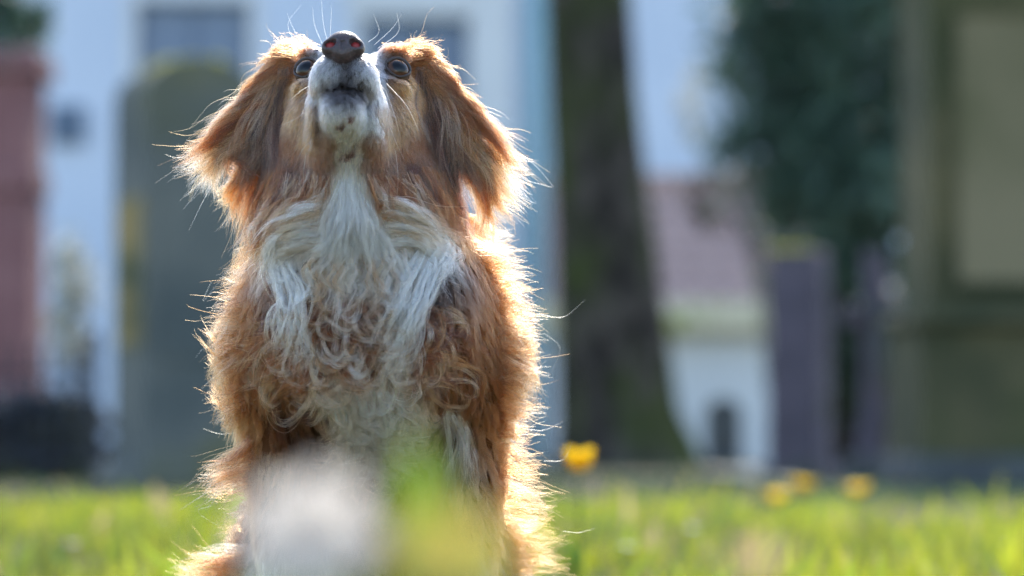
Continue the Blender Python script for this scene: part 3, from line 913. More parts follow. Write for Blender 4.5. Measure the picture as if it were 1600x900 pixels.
def grow(p, n, f, L, lift, amp, freq, hook, grav, K=12, minh=.0006):
    M = len(p)
    P = np.empty((M, K, 3)); P[:, 0] = p
    seg = (L / (K - 1))[:, None]
    ph = rng.uniform(0, 6.28, M)
    for i in range(1, K):
        s = i / (K - 1)
        a = hook * s * L + amp * np.sin(freq * s * L + ph)
        t = f * np.cos(a)[:, None] + np.cross(n, f) * np.sin(a)[:, None]
        l = (lift * (1 - .55 * s))[:, None]
        d = t * (1 - l) + n * l
        d[:, 2] -= grav * s
        p = p + unit(d) * seg
        dist, g = field(p)
        p = p + g * np.clip(minh + .0008 * s - dist, 0, None)[:, None]
        n = unit(n * .6 + g * .4)
        f = unit(f - (f * n).sum(1, keepdims=True) * n)
        P[:, i] = p
    return P

def children(G, Gc, nper, spread, clump, frizz, lenj=(.6, 1.08), cj=.10, stray=.06, project=True, KO=10):
    """Strands round every guide path G (M,K,3): roots spread in a disc, ends drawn together."""
    M, K, _ = G.shape
    ids = np.repeat(np.arange(M), nper)
    N = len(ids)
    sp = (spread[ids] if np.ndim(spread) else np.full(N, spread))
    cl = (clump[ids] if np.ndim(clump) else np.full(N, clump))
    fz = (frizz[ids] if np.ndim(frizz) else np.full(N, frizz))
    off = rng.normal(0, 1, (N, 3)) * (sp / 1.7)[:, None]
    root = G[ids, 0] + off
    if project:
        d, g = field(root)
        root = root - g * (d - .0002)[:, None]
        off = root - G[ids, 0]
    st = rng.random(N) < stray
    lf = rng.uniform(*lenj, N); lf[st] *= 1.12
    cl = np.where(st, cl * .2, cl); fz = np.where(st, fz * 2.6, fz)
    t = np.linspace(0, 1, KO)[None] * lf[:, None]
    q = np.clip(t, 0, .999) * (K - 1)
    i = q.astype(int); fr = (q - i)[..., None]
    A = G[ids[:, None], i] * (1 - fr) + G[ids[:, None], i + 1] * fr
    ext = np.clip(t - .999, 0, None)[..., None]
    A = A + (G[ids, -1] - G[ids, -2])[:, None] * ext * (K - 1)
    prof = 1 - cl[:, None] * np.clip(t, 0, 1) ** .8
    A = A + off[:, None] * prof[..., None]
    dv = rng.normal(0, 1, (N, 3)); dv2 = rng.normal(0, 1, (N, 3))
    ph = rng.uniform(0, 6.28, (N, 1)); fq = rng.uniform(3, 8, (N, 1))
    A = A + dv[:, None] * (fz[:, None] * t ** 1.5)[..., None] + dv2[:, None] * (fz[:, None] * .5 * t * np.sin(fq * t + ph))[..., None]
    flat = A.reshape(-1, 3)
    d, g = field(flat)
    A = (flat + g * np.clip(.0004 - d, 0, None)[:, None]).reshape(N, KO, 3)
    c = Gc[ids] * (1 + rng.normal(0, cj, (N, 1))) * (1 + rng.normal(0, cj * .25, (N, 3)))
    return A, np.clip(c, .01, .92)

def hair_object(name, parts, mat, parent, r0, tip=.25):
    """parts: list of (paths (N,K,3), colours (N,3), radius scale)."""
    cu = bpy.data.hair_curves.new(name)
    sizes = np.concatenate([np.full(len(A), A.shape[1]) for A, c, r in parts])
    cu.add_curves(sizes.tolist())
    cu.position_data.foreach_set('vector', (np.concatenate([A.reshape(-1, 3) for A, c, r in parts]) - DOFF).astype(np.float32).ravel())
    rad = np.concatenate([np.tile(r0 * r * (1 - (1 - tip) * np.linspace(0, 1, A.shape[1]) ** 2), (len(A), 1)).ravel() for A, c, r in parts])
    at_ = cu.attributes.get('radius') or cu.attributes.new('radius', 'FLOAT', 'POINT')
    at_.data.foreach_set('value', rad.astype(np.float32))
    ca = cu.attributes.new('col', 'FLOAT_COLOR', 'CURVE')
    cc = np.concatenate([np.c_[c, np.ones(len(c))] for A, c, r in parts])
    ca.data.foreach_set('color', cc.astype(np.float32).ravel())
    cu.materials.append(mat)
    return link(bpy.data.objects.new(name, cu), parent)

# ---- the animal
dog = empty('dog', at(586, 1144, .1) * np.array([1, 1, 0]))
tag(dog, 'tan and white long-haired dog sitting on the grass with its nose raised', 'dog')
DOFF = np.array(dog.location)
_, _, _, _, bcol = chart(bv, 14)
m_skin, t_, p_ = nodes('skin')
a_ = t_.nodes.new('ShaderNodeAttribute'); a_.attribute_name = 'col'
t_.links.new(a_.outputs['Color'], p_.inputs['Base Color'])
p_.inputs['Roughness'].default_value = .8
p_.inputs['Specular IOR Level'].default_value = .15
mouth = np.exp(-((bv - hp(0, 118, -124)) ** 2).sum(1) / (2 * (10 * U) ** 2))[:, None]
bcol = bcol * .4 * (1 - mouth) + np.array([.02, .016, .016]) * mouth  # skin colour darkened to stand for the shade under the fur
for e in EYES:
    k = np.exp(-((bv - e) ** 2).sum(1) / (2 * (19 * U) ** 2))[:, None]
    bcol = bcol * (1 - k) + np.array([.03, .02, .016]) * k
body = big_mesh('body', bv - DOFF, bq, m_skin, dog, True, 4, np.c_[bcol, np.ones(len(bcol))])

# nose
def nose_sdf(p):
    q = ((p - HEAD_O) @ Rh) / U
    d = sd_ell(q, np.array([0, 138, -62]), np.array([29, 24, 25]), None)
    d2 = sd_ell(q, np.array([0, 140, -78]), np.array([16, 17, 14]), None)
    h = np.clip(.5 + .5 * (d - d2) / 12, 0, 1); d = d * (1 - h) + d2 * h - 12 * h * (1 - h)
    for sx in (-1, 1):
        e = sd_ell(q, np.array([sx * 22, 147, -70]), np.array([11, 13, 13]), None)
        h = np.clip(.5 + .5 * (d - e) / 6, 0, 1); d = d * (1 - h) + e * h - 6 * h * (1 - h)
        ca, sa = math.cos(sx * -.5), math.sin(sx * -.5)
        R = np.array([[ca, 0, -sa], [0, 1, 0], [sa, 0, ca]])
        e = -sd_ell(q, np.array([sx * 19, 161, -67]), np.array([10, 15, 7.5]), R)
        h = np.clip(.5 - .5 * (d - e) / 4, 0, 1); d = d * (1 - h) + e * h + 4 * h * (1 - h)
    e = -(np.sqrt(q[:, 0] ** 2 + ((q[:, 1] - 165) * .5) ** 2) - 3.0)
    e = np.where(q[:, 2] < -66, e, -9)
    h = np.clip(.5 - .5 * (d - e) / 4, 0, 1); d = d * (1 - h) + e * h + 4 * h * (1 - h)
    return d * U
nc = hp(0, 142, -66)
nv, nq = mesh_from_sdf(nose_sdf, nc - .028, nc + .028, .0006)
m_nose = mat_noise('nose_leather', (.034, .022, .022), (.075, .046, .044), 700, .42, None, bump=.5, spec=.5)
m_nose.node_tree.nodes['Principled BSDF'].inputs['Subsurface Weight'].default_value = .3
m_nose.node_tree.nodes['Principled BSDF'].inputs['Subsurface Radius'].default_value = (.006, .0015, .001)
for b_ in m_nose.node_tree.nodes:
    if b_.type == 'BUMP':
        b_.inputs['Distance'].default_value = .0009
nose = big_mesh('nose', nv - DOFF, nq, m_nose, dog, True)
m_nostril = mat_plain('nostril_painted_glow', (.24, .014, .01), .5)  # red base colour paints the sun's glow through the nostrils
for sx in (-1, 1):
    mb = MB()
    prof = []
    v, f = [], []
    n_, r_ = 14, 7
    for i in range(r_ + 1):
        for k in range(n_):
            a = math.pi * i / r_; b = 2 * math.pi * k / n_
            v.append(hp(sx * 19 + 9.5 * math.sin(a) * math.cos(b), 146 + 7 * math.cos(a), -67 + 7.5 * math.sin(a) * math.sin(b)) - DOFF)
    for i in range(r_):
        f += [(i * n_ + k, i * n_ + (k + 1) % n_, (i + 1) * n_ + (k + 1) % n_, (i + 1) * n_ + k) for k in range(n_)]
    mb.add(v, f).build('nostril', m_nostril, nose, True)

# eyes
m_eye, t_, p_ = nodes('eyeball')
tc = t_.nodes.new('ShaderNodeTexCoord'); sp_ = t_.nodes.new('ShaderNodeSeparateXYZ'); rp = t_.nodes.new('ShaderNodeValToRGB')
t_.links.new(tc.outputs['Object'], sp_.inputs[0])
mr = t_.nodes.new('ShaderNodeMapRange')
mr.inputs[1].default_value, mr.inputs[2].default_value = EYE_R * .6, EYE_R
t_.links.new(sp_.outputs[2], mr.inputs[0])
t_.links.new(mr.outputs[0], rp.inputs[0])
el = rp.color_ramp.elements
el[0].position, el[0].color = .0, (.10, .06, .045, 1)
el[1].position, el[1].color = 1.0, (.004, .004, .005, 1)
for pos, c in ((.12, (.02, .012, .01, 1)), (.2, (.085, .034, .014, 1)), (.62, (.06, .022, .009, 1)), (.72, (.004, .004, .005, 1))):
    e_ = el.new(pos); e_.color = c
t_.links.new(rp.outputs[0], p_.inputs['Base Color'])
p_.inputs['Roughness'].default_value = .25
p_.inputs['Coat Weight'].default_value = .32
p_.inputs['Specular IOR Level'].default_value = .15
p_.inputs['Coat Roughness'].default_value = .02
m_lid = mat_plain('eyelid_skin', (.04, .024, .018), .5)
for sx, e in zip((-1, 1), EYES):
    v, f = [], []
    n_, r_ = 28, 16
    for i in range(r_ + 1):
        for k in range(n_):
            a = math.pi * i / r_; b = 2 * math.pi * k / n_
            r = EYE_R * (1 + .05 * max(0, math.cos(a)) ** 12)
            v.append((r * math.sin(a) * math.cos(b), r * math.sin(a) * math.sin(b), r * math.cos(a)))
    for i in range(r_):
        f += [(i * n_ + k, i * n_ + (k + 1) % n_, (i + 1) * n_ + (k + 1) % n_, (i + 1) * n_ + k)[::-1] for k in range(n_)]
    ey = MB().add(v, f).build('eye', m_eye, dog, True)
    gaze = Vector(Rh @ unit(np.array([sx * .34, .9, .02])))
    ey.location = Vector(e - DOFF)
    ey.rotation_euler = gaze.to_track_quat('Z', 'Y').to_euler()
    # lids: an almond ring lying on the ball
    fw = np.array(gaze); upv = unit(Rh[:, 2] - fw * (Rh[:, 2] @ fw)); sd = np.cross(fw, upv)
    pts, rr = [], []
    for k in range(33):
        a = 2 * math.pi * k / 32
        x, y = 19.5 * math.cos(a), 15.5 * math.sin(a) * (1 - .12 * math.cos(2 * a))
        q = sd * x + upv * y
        z = math.sqrt(max(23.5 ** 2 - x * x - y * y, 30))
        pts.append((e - DOFF) + (q + fw * z) * U); rr.append((2.0 + .9 * max(0, math.sin(a))) * U)
    MB().tube(pts, rr, 8, False).build('eyelid', m_lid, dog, True)

# ---- coat
tri = np.concatenate([bq[:, [0, 1, 2]], bq[:, [0, 2, 3]]])
ta, tb, tc_ = bv[tri[:, 0]], bv[tri[:, 1]], bv[tri[:, 2]]
tnrm = np.cross(tb - ta, tc_ - ta)
tarea = np.linalg.norm(tnrm, axis=1) / 2
tcen = (ta + tb + tc_) / 3
tn = unit(tnrm)

def sample(n, wgt):
    p = tarea * wgt; p = p / p.sum()
    i = rng.choice(len(tri), n, p=p)
    a, b = rng.random(n), rng.random(n)
    s = a + b > 1
    a[s], b[s] = 1 - a[s], 1 - b[s]
    P = ta[i] + (tb[i] - ta[i]) * a[:, None] + (tc_[i] - ta[i]) * b[:, None]
    return P

tu, tv = proj(tcen)
face_cam = np.clip(-tn[:, 1] * 1.2 + .75, .22, 1)
q_ = ((tcen - HEAD_O) @ Rh) / U
near_eye = np.minimum(np.linalg.norm(tcen - EYES[0], axis=1), np.linalg.norm(tcen - EYES[1], axis=1)) / U
mouth_t = (np.abs(q_[:, 0]) < 30) & (q_[:, 1] > 95) & (np.abs(q_[:, 2] + 124) < 2)
nose_t = nose_sdf(tcen) < .0012
bald = (near_eye < 26) | mouth_t | nose_t
earz = (tu < 440) & (tv > 95) & (tv < 300) | (tu > 668) & (tv > 95) & (tv < 300)
visible = np.where(earz, .45, 1.0) * np.where(tv > 960, .35, 1.0) * face_cam * (~bald)
short = (tv < 300) & (tu > 442) & (tu < 664) & (q_[:, 1] > -140) & (tcen[:, 1] < .06)

m_fur = mat_hair('fur')
def coat(n, wgt, nper, spread, K=12, is_short=False, hue=None):
    P = sample(n, wgt)
    d, N = field(P)
    u, v, fl, par, col = chart(P)
    flow = np.c_[fl[:, 0], np.zeros(n), -fl[:, 1]]
    back = np.clip((N[:, 1] - .1) * 2.5, 0, 1)[:, None]            # the far side lies down and back
    side = unit(np.c_[np.sign(N[:, 0]) * .35, np.full(n, .45), np.full(n, -.8)])
    flow = flow * (1 - back) + side * back
    flow = flow + rng.normal(0, .16, (n, 3))
    flow = unit(flow - (flow * N).sum(1, keepdims=True) * N)
    L = par[:, 0] * .001 * rng.uniform(.8, 1.2, n)
    col = col * (1 - back * .5) + np.array(PAL['tan']) * back * .5
    for su, sv, sr in ((544, 238, 4.5), (555, 229, 4.5), (531, 241, 3.5), (549, 182, 4), (531, 194, 4.5), (552, 252, 4)):
        col[np.hypot(u - su, v - sv) < sr] = PAL['br2']
    curl = par[:, 2]
    amp = curl * rng.uniform(.3, 1.3, n)
    freq = rng.uniform(180, 330, n)
    hook = np.where(curl > .45, rng.choice([-1, 1], n) * rng.uniform(20, 130, n) * curl, rng.normal(0, 12, n))
    G = grow(P, N, flow, L, np.clip(par[:, 1] * rng.uniform(.7, 1.4, n), .05, .8), amp, freq, hook, .10 if is_short else .25, K)
    clump = np.where(curl > .15, .75, .55) if not is_short else np.full(n, .25)
    col = np.clip(col * (1 + rng.normal(0, .2, (n, 1))), .01, .9)
    return children(G, col, nper, spread, clump, L * (.05 if not is_short else .05), KO=K - 2 if not is_short else 6, cj=.15 if not is_short else .2)

parts = []
parts.append((*coat(9000, visible * short, 13, .0021, 8, True), 1.35))
parts.append((*coat(12000, visible * (~short), 14, .003), 1.3))
# ---- combed locks, drawn on the dog: each is a bundle that leaves the skin, bends and ends
def surf_y(pts, fallback):
    """Depth of the skin under photo points; the fallback where the ray passes by."""
    ys = np.linspace(-.17, .34, 180)
    out = np.full(len(pts), np.nan)
    for i, (u, v) in enumerate(pts):
        a, b = (u - 800) * KPX, (450 - v) * KPX
        d = np.array([a, CA - b * SA, SA + b * CA])
        R = np.array([0, CAM_Y, CAM_Z]) + d * ((ys - CAM_Y) / d[1])[:, None]
        f, _ = field(R)
        hit = np.argmax(f < .001)
        if f[hit] < .001:
            out[i] = ys[hit]
    if np.isnan(out).all():
        out[:] = fallback
    return out

def pl(poly, s):
    """Point at fraction s along a polyline of photo points."""
    poly = np.asarray(poly, float)
    if len(poly) == 1:
        return poly[0]
    L = np.r_[0, np.cumsum(np.linalg.norm(np.diff(poly, axis=0), axis=1))]
    t = s * L[-1]
    return np.array([np.interp(t, L, poly[:, 0]), np.interp(t, L, poly[:, 1])])

def catmull(P, K):
    P = np.asarray(P, float)
    P = np.vstack([2 * P[0] - P[1], P, 2 * P[-1] - P[-2]])
    n = len(P) - 3
    t = np.linspace(0, n - 1e-6, K); i = t.astype(int); f = (t - i)[:, None]
    a, b, c, d = P[i], P[i + 1], P[i + 2], P[i + 3]
    return .5 * (2 * b + (c - a) * f + (2 * a - 5 * b + 4 * c - d) * f * f + (3 * b - a - 3 * c + d) * f ** 3)

KL = 18
LOCKS = {}
def lock(kind, pts2, col, n, w, hh=(1, 6, 10), yb=.03, wave=0.0, wf=2.0, clump=.6, frizz=.0012, cj=.12, lenj=(.65, 1.08), rs=1.2, stray=.06):
    """pts2: photo points root to tip; hh: height over the skin in photo pixels at root, middle, tip."""
    pts2 = np.asarray(pts2, float)
    y = surf_y(pts2, yb)
    k = np.arange(len(pts2)); ok = ~np.isnan(y)
    last = np.where(ok)[0]
    if len(last):
        y = np.interp(k, k[ok], y[ok])
    h = np.interp(k / max(1, len(pts2) - 1), [0, .5, 1], hh) * U
    P = np.array([at(u, v, yy) for (u, v), yy in zip(pts2, y - h)])
    G = catmull(P, KL)
    if wave:
        t = np.linspace(0, 1, KL); d = unit(np.gradient(G, axis=0))
        s = np.cross(d, np.array([0, 1.0, 0]))
        ph = rng.uniform(0, 6.28)
        G = G + s * (wave * U * t * np.sin(2 * math.pi * wf * t + ph))[:, None] + np.array([0, 1.0, 0]) * (wave * .6 * U * t * np.cos(2 * math.pi * wf * t + ph))[:, None]
    LOCKS.setdefault(kind, []).append((G, np.asarray(PAL[col] if isinstance(col, str) else col) * np.clip(1 + rng.normal(0, .22), .5, 1.5), n, w * U, clump, frizz, cj, lenj, rs, stray))

def fan(kind, A, B, C, count, n, w, cols, jit=6, D=None, **kw):
    """A sheet of locks from polyline A through B (and D) to C."""
    for i in range(count):
        s = (i + rng.random()) / count
        e = np.clip(s + rng.normal(0, .05), 0, 1)
        pts = [pl(A, s), pl(B, np.clip(s + rng.normal(0, .03), 0, 1))]
        if D is not None:
            pts.append(pl(D, e))
        pts.append(pl(C, e))
        pts = [p + rng.normal(0, jit * (.35 + .65 * k / (len(pts) - 1)), 2) for k, p in enumerate(pts)]
        f = rng.uniform(.72, 1.08)
        pts[-1] = pts[-2] + (pts[-1] - pts[-2]) * f
        lock(kind, pts, cols[rng.integers(len(cols))], n, w, **kw)

def curl(kind, u, v, ang, length, turn, cols, n=16, w=4, pw=1.6, **kw):
    """A lock that starts at (u, v) heading ang and curls round by `turn` degrees, mostly near its end."""
    pts = [np.array([u, v], float)]
    m = 9
    wt = (np.arange(m) + .6) ** pw; wt /= wt.sum()
    a = math.radians(ang)
    for i in range(m):
        a += math.radians(turn) * wt[i]
        pts.append(pts[-1] + np.array([math.cos(a), math.sin(a)]) * length / m * (1.25 - .5 * i / m))
    lock(kind, pts, cols[rng.integers(len(cols))], n, w, **kw)

# ears
E = dict(clump=.75, frizz=.0018, wave=5.5, wf=1.7, cj=.18)
fan('ear_fur', [(448, 82), (428, 125), (405, 178)], [(405, 118), (368, 170), (345, 215)], [(380, 165), (318, 215), (282, 262)], 64, 24, 5.5, ['tanl', 'tan', 'tan2', 'pink', 'tan', 'crt'], hh=(2, 8, 8), yb=.01, **E)
fan('ear_fur', [(412, 170), (385, 225)], [(350, 215), (345, 255)], [(284, 232), (295, 285), (340, 318)], 46, 26, 7, ['tanl', 'crt', 'cr'], hh=(2, 4, -10), yb=.0, **{**E, 'wave': 5})
fan('ear_fur', [(452, 105), (432, 118)], [(441, 185), (395, 205)], [(442, 275), (395, 305), (352, 280)], 84, 20, 4.5, ['gr', 'br2', 'pink', 'gr', 'gr', 'pink'], hh=(3, 8, 10), yb=.0, **E)
fan('ear_fur', [(432, 240), (385, 245)], [(412, 305), (352, 295)], [(398, 398), (372, 365), (338, 318)], 40, 22, 6, ['tanl', 'tan', 'crt'], hh=(0, -4, -14), yb=.01, **{**E, 'wave': 4})
fan('ear_fur', [(425, 265), (410, 265)], [(405, 320), (395, 320)], [(395, 395), (382, 380)], 10, 22, 4, ['tan2', 'br'], hh=(3, 3, 0), yb=.01, **E)
fan('ear_fur', [(656, 82), (678, 125), (702, 178)], [(698, 118), (738, 172), (764, 218)], [(728, 160), (800, 228), (822, 285)], 64, 24, 5.5, ['tanl', 'tan', 'tan2', 'pink', 'tan', 'crt'], hh=(2, 8, 8), yb=.01, **E)
fan('ear_fur', [(700, 172), (718, 225)], [(757, 225), (752, 262)], [(822, 270), (818, 318), (775, 330)], 46, 26, 7, ['tanl', 'crt', 'cr'], hh=(2, 4, -10), yb=.0, **{**E, 'wave': 5})
fan('ear_fur', [(654, 105), (672, 118)], [(664, 185), (710, 208)], [(688, 272), (728, 315), (756, 285)], 84, 20, 4.5, ['gr', 'br2', 'pink', 'gr', 'gr', 'pink'], hh=(3, 8, 10), yb=.0, **E)
fan('ear_fur', [(690, 245), (712, 245)], [(712, 305), (722, 305)], [(732, 395), (742, 388)], 9, 22, 4, ['br2', 'br', 'bd'], hh=(3, 4, 2), yb=.01, **E)
fan('ear_fur', [(705, 245), (735, 240)], [(745, 305), (775, 290)], [(752, 385), (812, 330)], 36, 20, 6, ['tanl', 'crt', 'tan'], hh=(0, -4, -14), yb=.02, **{**E, 'wave': 5})
fan('ear_fur', [(445, 262), (418, 275)], [(428, 310), (400, 320)], [(412, 375), (388, 385)], 26, 20, 5, ['tan', 'tan2', 'br', 'tanl'], hh=(2, 3, 0), yb=.015, **E)
fan('ear_fur', [(658, 262), (690, 275)], [(685, 310), (712, 318)], [(705, 375), (738, 380)], 30, 20, 5, ['tan', 'tan2', 'br', 'tanl'], hh=(2, 3, 0), yb=.015, **E)
for sx in (-1, 1):                                   # pale single streaks on the ear leather
    m = lambda q: [(552 + sx * (u - 552), v) for u, v in q]
    fan('ear_fur', m([(662, 112), (690, 130)]), m([(680, 190), (735, 205)]), m([(700, 285), (752, 300)]), 24, 8, 2.5, ['pink', 'cr', 'crt', 'tanl'], hh=(5, 13, 14), yb=.0, **{**E, 'wave': 9, 'wf': 1.5, 'jit': 9})
# crown tufts
fan('fur', [(492, 72), (448, 98)], [(462, 62), (425, 98)], [(446, 56), (398, 115)], 28, 12, 6, ['tanl', 'tan', 'tan2'], hh=(0, 0, -4), yb=.03, jit=8, wave=3, clump=.3, frizz=.003)
fan('fur', [(608, 74), (656, 95)], [(642, 68), (685, 100)], [(656, 60), (712, 128)], 28, 12, 6, ['tanl', 'tan', 'tan2'], hh=(0, 0, -4), yb=.03, jit=8, wave=3, clump=.3, frizz=.003)
# throat stripe and ruff
R_ = dict(clump=.75, frizz=.0014, wave=6.5, wf=1.5, cj=.15)
fan('chest_fur', [(533, 282), (527, 315), (538, 275), (541, 318), (546, 275), (552, 318), (557, 280), (567, 315)], [(508, 345), (588, 345)], [(462, 418), (640, 420)], 64, 22, 5, ['wh', 'wh', 'wh', 'crw'], D=[(496, 385), (604, 385)], hh=(0, 8, 12), **R_)
fan('chest_fur', [(535, 312), (560, 312)], [(525, 360), (575, 360)], [(510, 428), (600, 430)], 24, 24, 6, ['wh', 'wh', 'crw'], hh=(2, 12, 14), **R_)
fan('chest_fur', [(500, 305), (505, 385)], [(455, 325), (450, 395)], [(400, 372), (420, 425)], 56, 22, 6, ['cr', 'crw', 'crw', 'crt', 'wh'], hh=(2, 14, 14), **R_)
fan('chest_fur', [(595, 305), (610, 385)], [(645, 322), (655, 385)], [(712, 365), (698, 410)], 56, 22, 6, ['cr', 'crw', 'crw', 'crt', 'wh'], hh=(2, 14, 14), **R_)
fan('chest_fur', [(500, 375), (475, 360)], [(435, 368), (418, 385)], [(428, 430), (408, 428)], 22, 22, 5, ['wh', 'crw', 'wh'], hh=(6, 16, 14), **R_)
# brown throat hair running out over the pale ruff
for sx in (-1, 1):
    m = lambda q: [(545 + sx * (u - 545), v) for u, v in q]
    fan('chest_fur', m([(575, 275), (655, 282)]), m([(585, 312), (680, 315)]), m([(600, 352), (705, 350)]), 60, 18, 4.5, ['tan', 'crt', 'tan2', 'pink', 'cr'], hh=(1, 6, 10), jit=12, clump=.7, frizz=.0014, cj=.16, wave=4, wf=1.3, lenj=(.4, 1.1))
    fan('chest_fur', m([(610, 320), (690, 320)]), m([(630, 345), (705, 350)]), m([(650, 385), (715, 385)]), 30, 18, 4.5, ['crt', 'cr', 'pink', 'tanl'], hh=(2, 8, 12), jit=12, clump=.7, frizz=.0014, cj=.16, wave=5, wf=1.3, lenj=(.4, 1.1))
# white hanging locks on both sides of the breast
W_ = dict(clump=.8, frizz=.0016, wave=11, wf=1.9, jit=12, cj=.1)
fan('chest_fur', [(402, 385), (448, 412)], [(424, 450), (474, 462)], [(425, 585), (500, 585)], 38, 14, 3.4, ['wh', 'wh', 'crw', 'wh'], D=[(434, 515), (482, 525)], hh=(6, 18, 18), **W_)
fan('chest_fur', [(668, 372), (708, 372)], [(626, 450), (678, 462)], [(585, 590), (648, 590)], 40, 14, 3.4, ['wh', 'wh', 'crw', 'wh'], D=[(606, 515), (652, 520)], hh=(6, 18, 18), **W_)
fan('chest_fur', [(685, 362), (712, 372)], [(682, 405), (710, 405)], [(668, 475), (700, 445)], 14, 13, 3, ['wh', 'wh'], hh=(6, 14, 14), **W_)
fan('chest_fur', [(480, 395), (630, 395)], [(470, 430), (640, 430)], [(465, 500), (640, 500)], 26, 16, 4, ['cr', 'crt', 'crw', 'pink'], hh=(4, 18, 20), **W_)
# layered curls over the breast: short rows that overlap like shingles, upper rows last
for v0, cnt, cols in ((588, 15, ['crt', 'cr', 'cr', 'crw']), (550, 17, ['cr', 'crt', 'crw', 'wh']), (510, 18, ['cr', 'crw', 'wh', 'crt']), (470, 18, ['cr', 'crt', 'crw', 'cr', 'wh']), (432, 17, ['cr', 'crw', 'crt', 'wh'])):
    for i in range(cnt):
        f = (i + rng.random()) / cnt
        u = 455 + 205 * f + rng.normal(0, 6)
        side = -1 if f < .5 else 1
        sgn = side if rng.random() < .6 else -side
        curl('chest_fur', u, v0 + rng.normal(0, 10), 90 - side * rng.uniform(-25, 45), rng.uniform(60, 125), sgn * rng.uniform(110, 280), cols, n=int(rng.integers(14, 44)), w=rng.uniform(3, 8), hh=(2, 16, 22), clump=rng.uniform(.55, .85), frizz=.0019, cj=.18, wave=8, wf=1.5, lenj=(.4, 1.1), pw=rng.uniform(.6, 2.2))
for i in range(26):
    u, v = rng.uniform(395, 470), rng.uniform(505, 600)
    curl('chest_fur', u, v, rng.uniform(110, 190), rng.uniform(55, 95), -rng.uniform(60, 200), ['crt', 'tanl', 'tan', 'cr'], n=30, w=8, hh=(2, 11, 13), clump=.75, frizz=.0014, cj=.16, lenj=(.45, 1.1))
for i in range(28):
    u, v = rng.uniform(635, 705), rng.uniform(470, 600)
    curl('chest_fur', u, v, rng.uniform(-10, 80), rng.uniform(55, 100), rng.uniform(60, 200), ['crt', 'tanl', 'br', 'cr', 'br2'], n=30, w=8, hh=(2, 11, 13), clump=.75, frizz=.0014, cj=.16, lenj=(.45, 1.1))
# long wavy strands below
fan('chest_fur', [(505, 590), (650, 595)], [(520, 650), (655, 655)], [(520, 760), (690, 750)], 54, 16, 5, ['crw', 'wh', 'cr', 'cr'], D=[(530, 705), (665, 705)], hh=(2, 12, 16), jit=10, clump=.7, frizz=.002, wave=9, wf=2)
fan('chest_fur', [(690, 640), (722, 650)], [(698, 690), (740, 692)], [(690, 770), (748, 748)], 18, 16, 4, ['wh', 'crw', 'gr'], hh=(2, 10, 14), jit=6, clump=.5, frizz=.0015, wave=5, wf=1.5)
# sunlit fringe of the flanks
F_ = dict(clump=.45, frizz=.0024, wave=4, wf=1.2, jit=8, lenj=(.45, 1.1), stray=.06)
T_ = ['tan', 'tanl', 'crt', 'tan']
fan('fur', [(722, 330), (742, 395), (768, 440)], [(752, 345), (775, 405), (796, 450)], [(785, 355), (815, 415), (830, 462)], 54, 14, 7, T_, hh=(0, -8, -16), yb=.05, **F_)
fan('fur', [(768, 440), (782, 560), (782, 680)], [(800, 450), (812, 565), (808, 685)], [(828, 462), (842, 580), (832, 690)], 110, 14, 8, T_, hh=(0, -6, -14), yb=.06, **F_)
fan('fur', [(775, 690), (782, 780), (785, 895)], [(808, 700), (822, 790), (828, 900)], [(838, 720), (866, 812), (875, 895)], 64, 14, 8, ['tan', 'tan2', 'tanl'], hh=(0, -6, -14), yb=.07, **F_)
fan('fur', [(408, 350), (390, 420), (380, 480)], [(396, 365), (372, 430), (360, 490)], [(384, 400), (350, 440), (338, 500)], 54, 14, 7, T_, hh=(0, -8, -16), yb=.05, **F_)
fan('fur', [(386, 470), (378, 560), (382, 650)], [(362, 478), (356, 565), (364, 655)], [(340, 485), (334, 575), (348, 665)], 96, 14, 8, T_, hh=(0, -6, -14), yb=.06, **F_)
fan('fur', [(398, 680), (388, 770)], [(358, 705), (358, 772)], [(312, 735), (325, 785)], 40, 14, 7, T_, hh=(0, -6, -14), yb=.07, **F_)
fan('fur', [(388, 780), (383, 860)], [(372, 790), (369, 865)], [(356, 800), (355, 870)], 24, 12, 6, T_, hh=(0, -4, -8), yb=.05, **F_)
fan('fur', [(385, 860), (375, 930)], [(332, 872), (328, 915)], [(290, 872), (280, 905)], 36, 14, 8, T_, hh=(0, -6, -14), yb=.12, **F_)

for kind in LOCKS:
    acc = []
    for (G, c, n, w_, cl, fz, cj, lj, rs, sy) in LOCKS[kind]:
        A, cc = children(G[None], c[None], n, w_, cl, fz, lj, cj, sy, project=False, KO=13)
        acc.append((A, cc, rs))
    LOCKS[kind] = acc
whisk = []
def whisker(pts, y, col=(.62, .55, .46)):
    P = np.array([at(u, v, yy) for (u, v), yy in zip(pts, np.linspace(y[0], y[1], len(pts)))])
    whisk.append((catmull(P, 13)[None], np.array([col]), 1.0))
Yw = -.085
for pts in ([(498, 125), (470, 142), (452, 158)], [(500, 140), (478, 165), (472, 178)], [(497, 150), (470, 180), (436, 198)],
            [(604, 130), (635, 165), (655, 205)], [(602, 140), (615, 175), (625, 212)], [(598, 150), (606, 165), (604, 190)],
            [(505, 72), (492, 40), (488, 10)], [(512, 66), (505, 35), (502, -5)], [(516, 64), (517, 35), (518, 8)], [(575, 66), (592, 50), (584, 22)], [(585, 70), (612, 45), (628, 22)], [(590, 76), (622, 50), (620, 20)], [(480, 80), (462, 52), (448, 20)], [(470, 78), (450, 40), (470, 8)],
            [(478, 240), (474, 275), (476, 310)], [(618, 235), (622, 275), (620, 315)], [(490, 215), (472, 235), (460, 262)], [(610, 200), (620, 225), (632, 250)]):
    whisker(pts, (Yw + .01, Yw - .01))
